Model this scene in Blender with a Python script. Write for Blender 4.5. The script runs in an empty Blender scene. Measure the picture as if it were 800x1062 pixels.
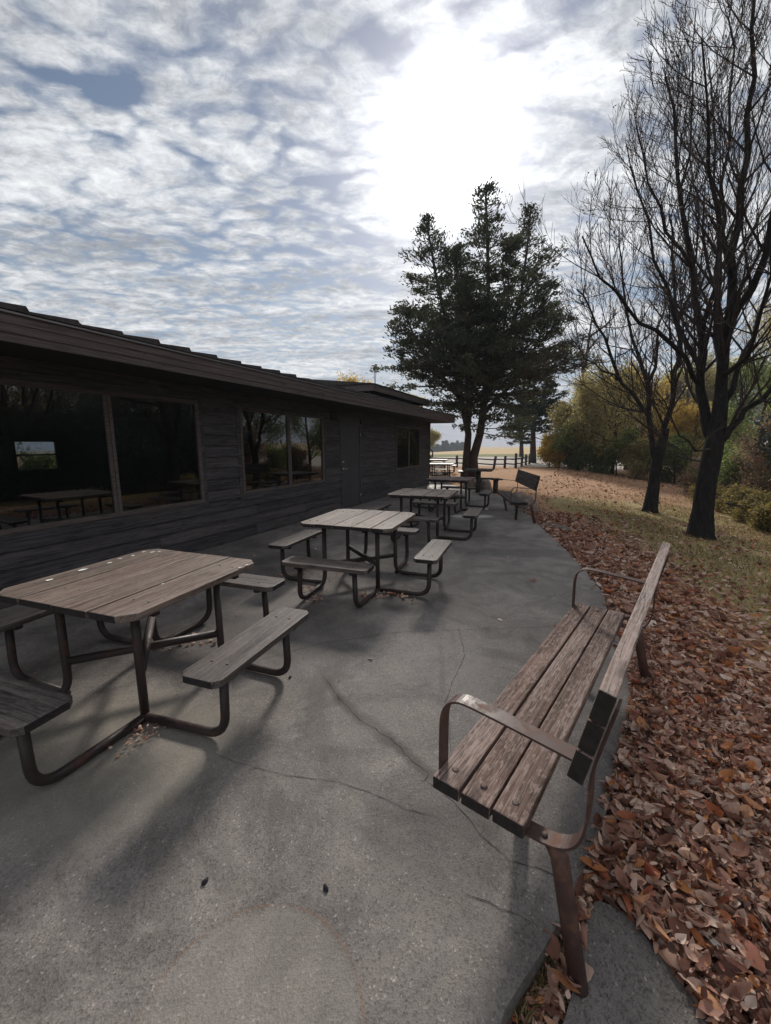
import bpy, math, random
import numpy as np
from mathutils import Vector, Matrix
random.seed(7); RNG = np.random.default_rng(7)
R = math.radians
scene = bpy.context.scene
COL = scene.collection

# ------------------------------------------------------------------ helpers
class MB:
    """collects shapes into one mesh; every face carries a tint value"""
    def __init__(s): s.v=[]; s.f=[]; s.t=[]; s.sm=[]
    def add(s, vs, fs, tint=0.5, smooth=False):
        b=len(s.v); s.v.extend([tuple(p) for p in vs])
        s.f.extend([tuple(i+b for i in f) for f in fs]); s.t.extend([tint]*len(vs)); s.sm.extend([smooth]*len(fs))
    def prism(s, outline, z0, z1, tint=0.5, M=None):
        n=len(outline)
        vs=[(x,y,z0) for x,y in outline]+[(x,y,z1) for x,y in outline]
        if M is not None: vs=[tuple(M@Vector(p)) for p in vs]
        fs=[tuple(range(n-1,-1,-1)), tuple(range(n,2*n))]+[(i,(i+1)%n,(i+1)%n+n,i+n) for i in range(n)]
        s.add(vs,fs,tint)
    def box(s, a, b, tint=0.5, M=None):
        s.prism([(a[0],a[1]),(b[0],a[1]),(b[0],b[1]),(a[0],b[1])],a[2],b[2],tint,M)
    def tube(s, pts, rad, sides=10, tint=0.5, cap=True, smooth=True):
        P=[Vector(p) for p in pts]; n=len(P)
        if not hasattr(rad,'__len__'): rad=[rad]*n
        vs=[]; fs=[]; up=None
        for i,p in enumerate(P):
            t=(P[min(i+1,n-1)]-P[max(i-1,0)])
            if t.length<1e-9: t=Vector((0,0,1))
            t.normalize()
            if up is None:
                up=Vector((0,0,1)) if abs(t.z)<0.9 else Vector((1,0,0))
            up=(up-t*up.dot(t))
            if up.length<1e-6: up=t.orthogonal()
            up.normalize(); sd=t.cross(up)
            for k in range(sides):
                a=2*math.pi*k/sides
                vs.append(p+(up*math.cos(a)+sd*math.sin(a))*rad[i])
        for i in range(n-1):
            for k in range(sides):
                a=i*sides+k; b=i*sides+(k+1)%sides
                fs.append((a,b,b+sides,a+sides))
        if cap and sides>2:
            fs.append(tuple(range(sides-1,-1,-1))); fs.append(tuple((n-1)*sides+k for k in range(sides)))
        s.add(vs,fs,tint,smooth)
    def strap(s, pts, w, th, yc, tint=0.5):
        """flat bar following pts given in the (x,z) plane, w wide along y"""
        n=len(pts); vs=[]
        for i,(x,z) in enumerate(pts):
            x0,z0=pts[max(i-1,0)]; x1,z1=pts[min(i+1,n-1)]
            tx,tz=x1-x0,z1-z0; l=math.hypot(tx,tz) or 1; nx,nz=-tz/l*th/2,tx/l*th/2
            vs+=[(x+nx,yc-w/2,z+nz),(x+nx,yc+w/2,z+nz),(x-nx,yc+w/2,z-nz),(x-nx,yc-w/2,z-nz)]
        fs=[]
        for i in range(n-1):
            for k in range(4):
                a=i*4+k; b=i*4+(k+1)%4; fs.append((a,b,b+4,a+4))
        fs.append((3,2,1,0)); fs.append(tuple((n-1)*4+k for k in range(4)))
        s.add(vs,fs,tint)
    def build(s, name, mat, parent=None, bevel=0):
        me=bpy.data.meshes.new(name); me.from_pydata(s.v,[],s.f)
        me.polygons.foreach_set('use_smooth', s.sm)
        at=me.attributes.new('tint','FLOAT','POINT'); at.data.foreach_set('value', s.t)
        me.materials.append(mat); me.update()
        o=bpy.data.objects.new(name,me); COL.objects.link(o)
        if parent is not None: o.parent=parent
        if bevel:
            m=o.modifiers.new('bevel','BEVEL'); m.width=bevel; m.segments=2; m.limit_method='ANGLE'; m.angle_limit=R(35)
        return o

def np_mesh(name, V, F, tint, mat, parent=None, smooth=False):
    """V (n,3); F (m,k) equal-size faces; tint (n,)"""
    me=bpy.data.meshes.new(name)
    k=F.shape[1]; me.vertices.add(len(V)); me.vertices.foreach_set('co',V.astype(np.float32).ravel())
    me.loops.add(F.size); me.loops.foreach_set('vertex_index',F.astype(np.int32).ravel())
    me.polygons.add(len(F)); me.polygons.foreach_set('loop_start',np.arange(0,F.size,k,dtype=np.int32))
    me.polygons.foreach_set('use_smooth',np.full(len(F),smooth))
    at=me.attributes.new('tint','FLOAT','POINT'); at.data.foreach_set('value',tint.astype(np.float32))
    me.materials.append(mat); me.update(calc_edges=True); me.validate()
    o=bpy.data.objects.new(name,me); COL.objects.link(o)
    if parent is not None: o.parent=parent
    return o
def empty(name, loc=(0,0,0), rz=0):
    o=bpy.data.objects.new(name,None); COL.objects.link(o); o.location=loc; o.rotation_euler=(0,0,rz); return o
def tag(o,label=None,cat=None,group=None,kind=None):
    if label: o['label']=label
    if cat: o['category']=cat
    if group: o['group']=group
    if kind: o['kind']=kind
    return o
def bolts(pts,r,z0,z1,parent,h=None):
    mb=MB(); mb.tube([(0,0,z0),(0,0,z1),(0,0,z1+.0015)],[r,r,r*.7],10); first=mb.build('bolt',M['bolt'],parent)
    for i,p in enumerate(pts):
        o=first if i==0 else first.copy()
        if i: COL.objects.link(o); o.parent=parent
        o.location=(p[0],p[1],p[2] if len(p)>2 else 0)
def copy_tree(o,parent=None):
    c=o.copy(); COL.objects.link(c)
    if parent is not None: c.parent=parent
    for ch in list(o.children): copy_tree(ch,c)
    return c

# ------------------------------------------------------------------ camera
F_PX=419.0; PITCH=R(9.6); H=1.62
cd=bpy.data.cameras.new('camera'); cam=bpy.data.objects.new('camera',cd); COL.objects.link(cam)
cam.location=(0,0,H); cam.rotation_euler=(R(90)-PITCH,0,0)
cd.sensor_fit='VERTICAL'; cd.sensor_height=24; cd.lens=24*F_PX/1062; cd.clip_start=.05; cd.clip_end=4000
scene.camera=cam
def ray(x,y):
    cx=(x-400)/F_PX; cy=(531-y)/F_PX
    return Vector((cx, cy*math.sin(PITCH)+math.cos(PITCH), cy*math.cos(PITCH)-math.sin(PITCH)))

# ------------------------------------------------------------------ terrain
EDGE=[(-.6,-.90),(.3,-.12),(.7,.19),(.886,.325),(.936,.37),(1.085,.544),(1.206,.665),(1.295,.75),(1.446,.895),(1.85,1.22),(2.4,1.62),(3.1,1.96),(3.75,2.18),(4.2,2.38),(5.1,2.6),(6.2,2.82),(7.2,2.98),(8.2,3.13),(9.0,3.25),(9.8,3.33),(11.0,3.48),(12.4,3.60),(13.4,3.50),(14.2,3.1)]   # (y, x)
def edge_x(y):
    if y<=EDGE[0][0]: return -.9
    for (y0,x0),(y1,x1) in zip(EDGE,EDGE[1:]):
        if y<=y1: return x0+(x1-x0)*(y-y0)/(y1-y0)
    return 3.6+(y-14.2)*.75 if y>14.2 else 3.1
def edge_t(y):
    if y<.5: return edge_x(max(y,-.6))
    if y<12.4: return edge_x(y)
    return 3.6+(y-12.4)*.55
def sst(a,b,x):
    t=min(1,max(0,(x-a)/(b-a))); return t*t*(3-2*t)
def terrain(x,y):
    nr=1-sst(1.25,1.8,y)
    d=max(0.,x-edge_t(y)-.15*(1-nr))
    z=-.09*nr-.035*(1-nr)*min(1,d/.3) -.085*d*math.exp(-d/60.)*(1 if d<14 else 14/d)
    if d>=14: z-= .012*(d-14)
    z+= .02*math.sin(x*1.3+y*.7)*min(1,d)
    far=sst(55,125,y)
    hill=(-1.05+ (x-12)*.052)
    hill=max(-2.2,min(2.0,hill))
    z=z*(1-far)+hill*far
    z-= sst(125,200,y)*5
    return z
def T(x,y):
    base=terrain(x,y)
    return base-(.02 if x<=edge_t(y)+.15 and y>1.5 else 0)
def hit(px,py):
    d=ray(px,py); d.normalize(); t=.5; p=Vector((0,0,H))
    while t<600:
        q=Vector((0,0,H))+d*t
        if q.z<T(q.x,q.y): break
        t+=.02*max(1,t*.2)
    return q

# ------------------------------------------------------------------ materials
def newmat(name):
    m=bpy.data.materials.new(name); m.use_nodes=True; nt=m.node_tree
    return m,nt,nt.nodes['Principled BSDF']
def node(nt,typ,**kw):
    n=nt.nodes.new(typ)
    for k,v in kw.items():
        if k in n.bl_rna.properties and k not in ('inputs',): setattr(n,k,v)
        else: n.inputs[k].default_value=v
    return n
def math_(nt,op,a,b=None,c=None,clamp=False):
    n=nt.nodes.new('ShaderNodeMath'); n.operation=op; n.use_clamp=clamp
    for i,v in enumerate((a,b,c)):
        if v is None: continue
        if isinstance(v,(int,float)): n.inputs[i].default_value=v
        else: nt.links.new(v,n.inputs[i])
    return n.outputs[0]
def ramp(nt,fac,stops,interp='LINEAR'):
    n=nt.nodes.new('ShaderNodeValToRGB'); cr=n.color_ramp; cr.interpolation=interp
    while len(cr.elements)<len(stops): cr.elements.new(.5)
    for e,(p,c) in zip(cr.elements,stops):
        e.position=p; e.color=(*c,1) if len(c)==3 else c
    nt.links.new(fac,n.inputs[0]); return n.outputs[0]
def mix(nt,fac,a,b,mode='MIX'):
    n=nt.nodes.new('ShaderNodeMix'); n.data_type='RGBA'; n.blend_type=mode
    for i,v in ((0,fac),(6,a),(7,b)):
        if isinstance(v,(int,float)): n.inputs[i].default_value=v
        elif isinstance(v,tuple): n.inputs[i].default_value=(*v,1)
        else: nt.links.new(v,n.inputs[i])
    return n.outputs[2]
def noise(nt,vec,scale,detail=4,rough=.55,dist=0,out=0):
    n=nt.nodes.new('ShaderNodeTexNoise'); n.inputs['Scale'].default_value=scale; n.inputs['Detail'].default_value=detail
    n.inputs['Roughness'].default_value=rough; n.inputs['Distortion'].default_value=dist
    if vec is not None: nt.links.new(vec,n.inputs['Vector'])
    return n.outputs[out]
def coords(nt,scale=(1,1,1),kind='Object',loc=(0,0,0)):
    tc=nt.nodes.new('ShaderNodeTexCoord'); mp=nt.nodes.new('ShaderNodeMapping')
    mp.inputs['Scale'].default_value=scale; mp.inputs['Location'].default_value=loc
    nt.links.new(tc.outputs[kind],mp.inputs['Vector']); return mp.outputs[0]
def attr(nt,name='tint'):
    n=nt.nodes.new('ShaderNodeAttribute'); n.attribute_name=name; return n.outputs['Fac']
def bump(nt,bsdf,h,strength=.3,dist=.01):
    b=nt.nodes.new('ShaderNodeBump'); b.inputs['Strength'].default_value=strength; b.inputs['Distance'].default_value=dist
    nt.links.new(h,b.inputs['Height']); nt.links.new(b.outputs[0],bsdf.inputs['Normal'])
def offset_by_tint(nt,vec,k=37.):
    t=attr(nt); c=nt.nodes.new('ShaderNodeCombineXYZ')
    for i in range(3): nt.links.new(math_(nt,'MULTIPLY',t,k*(1+i*.37)),c.inputs[i])
    a=nt.nodes.new('ShaderNodeVectorMath'); a.operation='ADD'; nt.links.new(vec,a.inputs[0]); nt.links.new(c.outputs[0],a.inputs[1]); return a.outputs[0]

def wood_mat(name,dark,mid,light,worn=(.3,.27,.25),grain=(55,1.6,55),wornamt=.5,rough=.8,axis='y'):
    m,nt,b=newmat(name)
    sc=grain if axis=='y' else (grain[1],grain[0],grain[2])
    v=offset_by_tint(nt,coords(nt,sc))
    v2=offset_by_tint(nt,coords(nt,(5,.7,5) if axis=='y' else (.7,5,5)),11.)
    g=noise(nt,v,1,6,.65,.6); l=noise(nt,v2,1,3,.5)
    c=ramp(nt,g,[(.36,dark),(.5,mid),(.64,light)])
    t=attr(nt)
    c=mix(nt,.9,c,ramp(nt,t,[(0,(.62,.62,.64)),(.5,(1,.98,.96)),(1,(1.3,1.22,1.16))]),'MULTIPLY')
    fine=noise(nt,offset_by_tint(nt,coords(nt,(170,9,170) if axis=='y' else (9,170,170))),1,3,.7)
    w=math_(nt,'MULTIPLY',ramp(nt,math_(nt,'ADD',math_(nt,'MULTIPLY',fine,.5),math_(nt,'MULTIPLY',l,.5)),[(.48,(0,0,0)),(.62,(1,1,1))]),wornamt)
    c=mix(nt,w,c,worn)
    sp_=noise(nt,offset_by_tint(nt,coords(nt,(60,22,60) if axis=='y' else (22,60,60)),5.),1,4,.75)
    c=mix(nt,math_(nt,'MULTIPLY',ramp(nt,sp_,[(.52,(0,0,0)),(.60,(1,1,1))]),wornamt*.55),c,worn)
    rg=math_(nt,'ABSOLUTE',math_(nt,'SUBTRACT',noise(nt,offset_by_tint(nt,coords(nt,(42,1.1,42) if axis=='y' else (1.1,42,42)),3.),1,5,.6),.5))
    c=mix(nt,math_(nt,'MULTIPLY',ramp(nt,rg,[(.004,(1,1,1)),(.016,(0,0,0))]),.8),c,(dark[0]*.3,dark[1]*.3,dark[2]*.3))
    # dark knots and soaked spots
    vk=coords(nt,(7,3,7) if axis=='y' else (3,7,7))
    vo=nt.nodes.new('ShaderNodeTexVoronoi'); vo.inputs['Scale'].default_value=1; nt.links.new(offset_by_tint(nt,vk,7.),vo.inputs['Vector'])
    k=ramp(nt,vo.outputs['Distance'],[(.0,(1,1,1)),(.12,(.6,.6,.6)),(.24,(0,0,0))])
    c=mix(nt,math_(nt,'MULTIPLY',k,.75),c,(dark[0]*.35,dark[1]*.35,dark[2]*.35))
    nt.links.new(c,b.inputs['Base Color']); b.inputs['Roughness'].default_value=rough; b.inputs['Specular IOR Level'].default_value=.35
    bump(nt,b,math_(nt,'ADD',g,math_(nt,'MULTIPLY',fine,.6)),.55,.004)
    return m
M={}
M['table_wood']=wood_mat('table_wood',(.060,.042,.035),(.145,.106,.088),(.22,.168,.142),worn=(.31,.255,.225),wornamt=.5,rough=.55)
M['seat_wood']=wood_mat('seat_wood',(.036,.029,.027),(.090,.074,.068),(.15,.125,.114),worn=(.23,.20,.185),wornamt=.4,rough=.52)
M['bench_wood']=wood_mat('bench_wood',(.050,.028,.021),(.135,.082,.064),(.215,.142,.115),worn=(.40,.31,.275),wornamt=.85,rough=.78)
M['bench_back_wood']=wood_mat('bench_back_wood',(.07,.045,.038),(.22,.165,.145),(.33,.265,.24),worn=(.46,.39,.36),wornamt=.7,rough=.75)
M['dark_bench_wood']=wood_mat('dark_bench_wood',(.030,.024,.022),(.070,.056,.052),(.11,.09,.084),worn=(.16,.14,.13),wornamt=.3)
M['siding']=wood_mat('siding',(.022,.020,.023),(.056,.051,.056),(.098,.088,.091),worn=(.19,.16,.15),grain=(70,70,70),wornamt=.35,rough=.75,axis='x')
# boards of the wall run along the wall's own x axis
def siding_fix():
    nt=M['siding'].node_tree
    for n in nt.nodes:
        if n.type=='MAPPING':
            s=n.inputs['Scale'].default_value
            s[0]=min(s[0],2.2)
siding_fix()
M['trim']=wood_mat('trim',(.075,.056,.054),(.12,.094,.090),(.165,.132,.126),worn=(.15,.12,.11),grain=(70,70,70),wornamt=.2,rough=.7,axis='x')
for n in M['trim'].node_tree.nodes:
    if n.type=='MAPPING': n.inputs['Scale'].default_value[0]=min(2.0,n.inputs['Scale'].default_value[0])

def simple(name,col,rough=.7,var=.25,scale=8,metal=0,bumpk=.15,spec=.5,dark=None):
    m,nt,b=newmat(name); v=coords(nt)
    n=noise(nt,v,scale,5,.6); d=dark or tuple(c*(1-var*1.6) for c in col)
    c=ramp(nt,n,[(.3,d),(.55,col),(.8,tuple(min(1,x*(1+var)) for x in col))])
    nt.links.new(c,b.inputs['Base Color']); b.inputs['Roughness'].default_value=rough; b.inputs['Metallic'].default_value=metal
    b.inputs['Specular IOR Level'].default_value=spec
    if bumpk: bump(nt,b,noise(nt,v,scale*6,3),bumpk,.004)
    return m
def metal_paint(name,col,rust,rough=.5):
    m,nt,b=newmat(name); v=coords(nt)
    n=noise(nt,v,9,6,.68); n2=noise(nt,v,60,3,.6)
    s=math_(nt,'ADD',math_(nt,'MULTIPLY',n,.75),math_(nt,'MULTIPLY',n2,.25))
    c=ramp(nt,s,[(.40,col),(.54,tuple(x*1.35 for x in col)),(.60,rust)])
    nt.links.new(c,b.inputs['Base Color'])
    nt.links.new(ramp(nt,s,[(.45,(rough,)*3),(.62,(.85,)*3)]),b.inputs['Roughness'])
    b.inputs['Specular IOR Level'].default_value=.55
    bump(nt,b,s,.25,.004); return m
M['frame']=metal_paint('brown_steel',(.024,.014,.013),(.075,.034,.024))
M['strap']=metal_paint('brown_strap_steel',(.060,.032,.027),(.15,.070,.046),.46)
M['bolt']=simple('bolt_steel',(.13,.095,.085),.75,.4,60,.3)
M['door']=simple('door_paint',(.060,.057,.063),.55,.12,2,0,.05)
M['chrome']=simple('handle_steel',(.6,.6,.6),.25,.05,4,1,0)
M['shingle']=simple('shingle',(.060,.050,.048),.9,.4,25,0,.5)
M['endgrain']=simple('shaded_end_grain',(.026,.019,.018),.9,.35,40,0,.4)  # dark end grain, with the shade on board ends painted into its colour
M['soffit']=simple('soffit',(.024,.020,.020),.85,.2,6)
M['interior']=simple('interior_paint',(.10,.09,.085),.9,.1,3,0,0)
M['interior_floor']=simple('interior_floor',(.06,.055,.05),.5,.2,3,0,0)
M['pipe']=simple('vent_pipe_steel',(.25,.24,.24),.5,.1,9,.5,0)
M['rock']=simple('field_stone',(.27,.21,.175),.9,.35,5,0,.5)
M['slabstone']=simple('flat_stone',(.16,.145,.13),.9,.25,7,0,.4)
M['old_post']=simple('weathered_post',(.062,.052,.048),.9,.35,12,0,.4)
M['white_plastic']=simple('white_plastic',(.62,.63,.64),.5,.08,9,0,0)
M['blackbit']=simple('black_seed_pod',(.012,.012,.018),.8,.2,20,0,.2)

def glass_mat():
    m,nt,b=newmat('window_glass')
    nt.nodes.remove(b); out=nt.nodes['Material Output']
    tr=node(nt,'ShaderNodeBsdfTransparent'); tr.inputs[0].default_value=(.42,.45,.47,1)
    gl=node(nt,'ShaderNodeBsdfGlossy'); gl.inputs['Roughness'].default_value=.004; gl.inputs[0].default_value=(1,1,1,1)
    fr=node(nt,'ShaderNodeFresnel'); fr.inputs['IOR'].default_value=1.62
    mx=nt.nodes.new('ShaderNodeMixShader')
    nt.links.new(math_(nt,'MINIMUM',math_(nt,'ADD',math_(nt,'MULTIPLY',fr.outputs[0],1.45),.03),1.0),mx.inputs[0])
    nt.links.new(tr.outputs[0],mx.inputs[1]); nt.links.new(gl.outputs[0],mx.inputs[2]); nt.links.new(mx.outputs[0],out.inputs[0]); return m
M['glass']=glass_mat()

def bark_mat(name,a,b_,c_):
    m,nt,b=newmat(name)
    n=noise(nt,coords(nt,(9,9,2.2)),2,6,.7,.5)
    nt.links.new(ramp(nt,n,[(.3,a),(.5,b_),(.75,c_)]),b.inputs['Base Color'])
    b.inputs['Roughness'].default_value=.92; b.inputs['Specular IOR Level'].default_value=.2; bump(nt,b,n,.9,.03); return m
M['bark']=bark_mat('grey_bark',(.008,.007,.007),(.022,.019,.018),(.048,.041,.038))
M['twig']=bark_mat('twig_bark',(.022,.015,.014),(.048,.034,.031),(.078,.058,.052))
M['cedar_bark']=bark_mat('cedar_bark',(.030,.022,.020),(.075,.056,.050),(.13,.10,.09))
def leaf_mat(name,stops,trans=.35,rough=.6):
    m,nt,b=newmat(name); t=attr(nt)
    n=noise(nt,coords(nt),35,3,.6)
    c=mix(nt,.35,ramp(nt,t,stops),ramp(nt,n,[(.3,(.7,.7,.7)),(.7,(1.25,1.25,1.25))]),'MULTIPLY')
    nt.links.new(c,b.inputs['Base Color']); b.inputs['Roughness'].default_value=rough; b.inputs['Specular IOR Level'].default_value=.25
    if trans:
        out=nt.nodes['Material Output']; tr=node(nt,'ShaderNodeBsdfTranslucent'); nt.links.new(c,tr.inputs[0])
        mx=nt.nodes.new('ShaderNodeMixShader'); mx.inputs[0].default_value=trans
        nt.links.new(b.outputs[0],mx.inputs[1]); nt.links.new(tr.outputs[0],mx.inputs[2]); nt.links.new(mx.outputs[0],out.inputs[0])
    return m
M['cedar_leaf']=leaf_mat('cedar_foliage',[(0,(.034,.042,.027)),(.6,(.072,.082,.046)),(1,(.14,.115,.065))],.4)
M['cedar_leaf_far']=leaf_mat('far_cedar_foliage',[(0,(.024,.034,.024)),(.7,(.045,.062,.036)),(1,(.08,.085,.045))],.3)
M['yellow_leaf']=leaf_mat('yellow_foliage',[(0,(.24,.17,.05)),(.5,(.52,.37,.10)),(1,(.72,.50,.09))],.6)
M['green_leaf']=leaf_mat('green_foliage',[(0,(.075,.105,.04)),(.6,(.19,.25,.075)),(1,(.42,.42,.12))],.58)
M['olive_leaf']=leaf_mat('olive_foliage',[(0,(.15,.14,.07)),(.6,(.38,.33,.14)),(1,(.62,.48,.17))],.58)
M['brown_leaf']=leaf_mat('brown_foliage',[(0,(.12,.08,.055)),(.6,(.25,.165,.11)),(1,(.36,.24,.14))],.45)
M['dull_yellow_leaf']=leaf_mat('dull_yellow_foliage',[(0,(.11,.095,.04)),(.6,(.25,.20,.07)),(1,(.42,.32,.09))],.45)
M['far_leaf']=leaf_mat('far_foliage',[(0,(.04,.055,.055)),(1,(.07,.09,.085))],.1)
M['litter']=leaf_mat('dry_leaf',[(0,(.07,.036,.028)),(.14,(.17,.068,.045)),(.34,(.32,.158,.112)),(.50,(.47,.29,.22)),(.70,(.60,.44,.355)),(.83,(.52,.21,.07)),(.90,(.33,.095,.05)),(1,(.72,.61,.52))],.12,.62)
M['grassblade']=leaf_mat('grass_blade',[(0,(.11,.095,.04)),(.6,(.27,.21,.095)),(1,(.46,.36,.20))],.35)

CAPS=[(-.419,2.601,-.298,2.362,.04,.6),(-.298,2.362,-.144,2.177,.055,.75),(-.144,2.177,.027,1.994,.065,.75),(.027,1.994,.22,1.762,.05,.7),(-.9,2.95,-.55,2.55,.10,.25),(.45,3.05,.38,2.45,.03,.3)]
def concrete_mat(name,patio=True):
    m,nt,b=newmat(name); v=coords(nt)
    big=noise(nt,v,.42,5,.6,.4); med=noise(nt,v,2.6,6,.68,.3); fine=noise(nt,v,230,2,.7)
    vo=nt.nodes.new('ShaderNodeTexVoronoi'); vo.inputs['Scale'].default_value=150; nt.links.new(v,vo.inputs['Vector'])
    s=math_(nt,'ADD',math_(nt,'MULTIPLY',big,.5),math_(nt,'MULTIPLY',med,.5))
    c=ramp(nt,s,[(.36,(.10,.090,.084)),(.46,(.182,.164,.153)),(.60,(.28,.254,.237))])
    agg=ramp(nt,vo.outputs['Color'],[(.1,(.50,.49,.48)),(.45,(.95,.95,.95)),(.86,(1.06,1.05,1.03)),(.93,(1.9,1.85,1.78))])
    c=mix(nt,.8 if patio else 1.0,c,agg,'MULTIPLY')
    c=mix(nt,.45,c,ramp(nt,fine,[(.3,(.5,.5,.5)),(.7,(1.45,1.45,1.45))]),'MULTIPLY')
    if patio:
        # soaked dark patches
        wet=ramp(nt,noise(nt,coords(nt,(1,.55,1),loc=(3.1,1.2,0)),.75,4,.55,.8),[(.57,(0,0,0)),(.63,(1,1,1))])
        c=mix(nt,math_(nt,'MULTIPLY',wet,.36),c,(.055,.050,.045))
        blo=ramp(nt,noise(nt,coords(nt,(1,1,1),loc=(7.7,3.2,0)),1.9,7,.7,1.2),[(.40,(.72,.71,.70)),(.50,(1,1,1)),(.62,(1.14,1.12,1.08))])
        c=mix(nt,.9,c,blo,'MULTIPLY')
        sp=nt.nodes.new('ShaderNodeSeparateXYZ'); nt.links.new(v,sp.inputs[0]); X,Y=sp.outputs[0],sp.outputs[1]
        wob=math_(nt,'MULTIPLY',math_(nt,'SUBTRACT',noise(nt,v,3,4),.5),.5)
        # local stains; the beige one is sunlight painted by the nearest table : (x, y, radius x, radius y, strength, colour)
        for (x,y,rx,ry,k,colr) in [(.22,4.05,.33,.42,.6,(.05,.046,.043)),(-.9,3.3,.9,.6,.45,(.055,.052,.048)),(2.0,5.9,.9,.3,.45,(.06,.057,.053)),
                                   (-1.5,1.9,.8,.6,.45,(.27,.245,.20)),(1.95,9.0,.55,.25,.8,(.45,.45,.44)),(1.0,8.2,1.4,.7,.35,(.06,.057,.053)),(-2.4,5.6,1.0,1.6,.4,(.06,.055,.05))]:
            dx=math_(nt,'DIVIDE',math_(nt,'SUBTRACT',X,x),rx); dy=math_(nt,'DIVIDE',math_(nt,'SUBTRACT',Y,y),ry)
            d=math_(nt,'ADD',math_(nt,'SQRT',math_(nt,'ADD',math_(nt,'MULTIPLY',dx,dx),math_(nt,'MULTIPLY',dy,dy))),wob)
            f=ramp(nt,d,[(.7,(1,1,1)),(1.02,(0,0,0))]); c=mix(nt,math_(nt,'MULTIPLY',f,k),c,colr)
        # rust ring left by a pot
        dx=math_(nt,'SUBTRACT',X,-.386); dy=math_(nt,'SUBTRACT',Y,.861)
        d=math_(nt,'ABSOLUTE',math_(nt,'SUBTRACT',math_(nt,'SQRT',math_(nt,'ADD',math_(nt,'MULTIPLY',dx,dx),math_(nt,'MULTIPLY',dy,dy))),.325))
        br=ramp(nt,noise(nt,v,5,3,.6),[(.40,(.08,.08,.08)),(.62,(.85,.85,.85))])
        f=math_(nt,'MULTIPLY',ramp(nt,d,[(.002,(1,1,1)),(.008,(0,0,0))]),br)
        c=mix(nt,math_(nt,'MULTIPLY',f,.55),c,(.22,.11,.055))
        inner=math_(nt,'SQRT',math_(nt,'ADD',math_(nt,'MULTIPLY',dx,dx),math_(nt,'MULTIPLY',dy,dy)))
        c=mix(nt,math_(nt,'MULTIPLY',ramp(nt,inner,[(.30,(1,1,1)),(.325,(0,0,0))]),.32),c,(.30,.27,.235))
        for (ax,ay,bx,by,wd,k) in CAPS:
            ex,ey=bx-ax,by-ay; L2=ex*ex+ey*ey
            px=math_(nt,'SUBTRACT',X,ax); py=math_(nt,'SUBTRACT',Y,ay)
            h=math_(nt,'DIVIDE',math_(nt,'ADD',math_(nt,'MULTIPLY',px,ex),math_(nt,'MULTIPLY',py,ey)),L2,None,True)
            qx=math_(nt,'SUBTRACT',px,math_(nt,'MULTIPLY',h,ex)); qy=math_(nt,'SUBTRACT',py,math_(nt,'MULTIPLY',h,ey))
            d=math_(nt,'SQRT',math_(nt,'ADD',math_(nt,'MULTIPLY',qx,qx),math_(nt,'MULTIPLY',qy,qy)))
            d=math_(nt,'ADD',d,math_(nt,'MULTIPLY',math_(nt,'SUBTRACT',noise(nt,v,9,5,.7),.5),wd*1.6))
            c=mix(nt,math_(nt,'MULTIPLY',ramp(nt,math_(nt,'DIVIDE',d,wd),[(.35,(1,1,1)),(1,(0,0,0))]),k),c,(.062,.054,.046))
        # hairline crazing
        vc=nt.nodes.new('ShaderNodeTexVoronoi'); vc.feature='DISTANCE_TO_EDGE'; vc.inputs['Scale'].default_value=.55
        wv=nt.nodes.new('ShaderNodeVectorMath'); wv.operation='MULTIPLY_ADD'; nt.links.new(noise(nt,v,1.6,6,.7,0,1),wv.inputs[0]); wv.inputs[1].default_value=(.9,.9,.0); nt.links.new(v,wv.inputs[2])
        nt.links.new(wv.outputs[0],vc.inputs['Vector'])
        f=math_(nt,'MULTIPLY',ramp(nt,vc.outputs['Distance'],[(.0,(1,1,1)),(.0028,(0,0,0))]),ramp(nt,noise(nt,v,.8,2),[(.47,(0,0,0)),(.58,(1,1,1))]))
        c=mix(nt,math_(nt,'MULTIPLY',f,.6),c,(.05,.047,.044))
    nt.links.new(c,b.inputs['Base Color'])
    nt.links.new(ramp(nt,med,[(.35,(.56,)*3),(.6,(.80,)*3)]),b.inputs['Roughness']); b.inputs['Specular IOR Level'].default_value=.35
    bump(nt,b,math_(nt,'ADD',math_(nt,'MULTIPLY',vo.outputs['Distance'],.8),math_(nt,'ADD',fine,math_(nt,'MULTIPLY',med,2.5))),.35 if patio else .7,.005)
    return m
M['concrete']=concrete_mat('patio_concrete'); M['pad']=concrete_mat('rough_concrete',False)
M['crack']=simple('crack_dirt',(.07,.062,.056),.95,.3,30)

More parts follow.
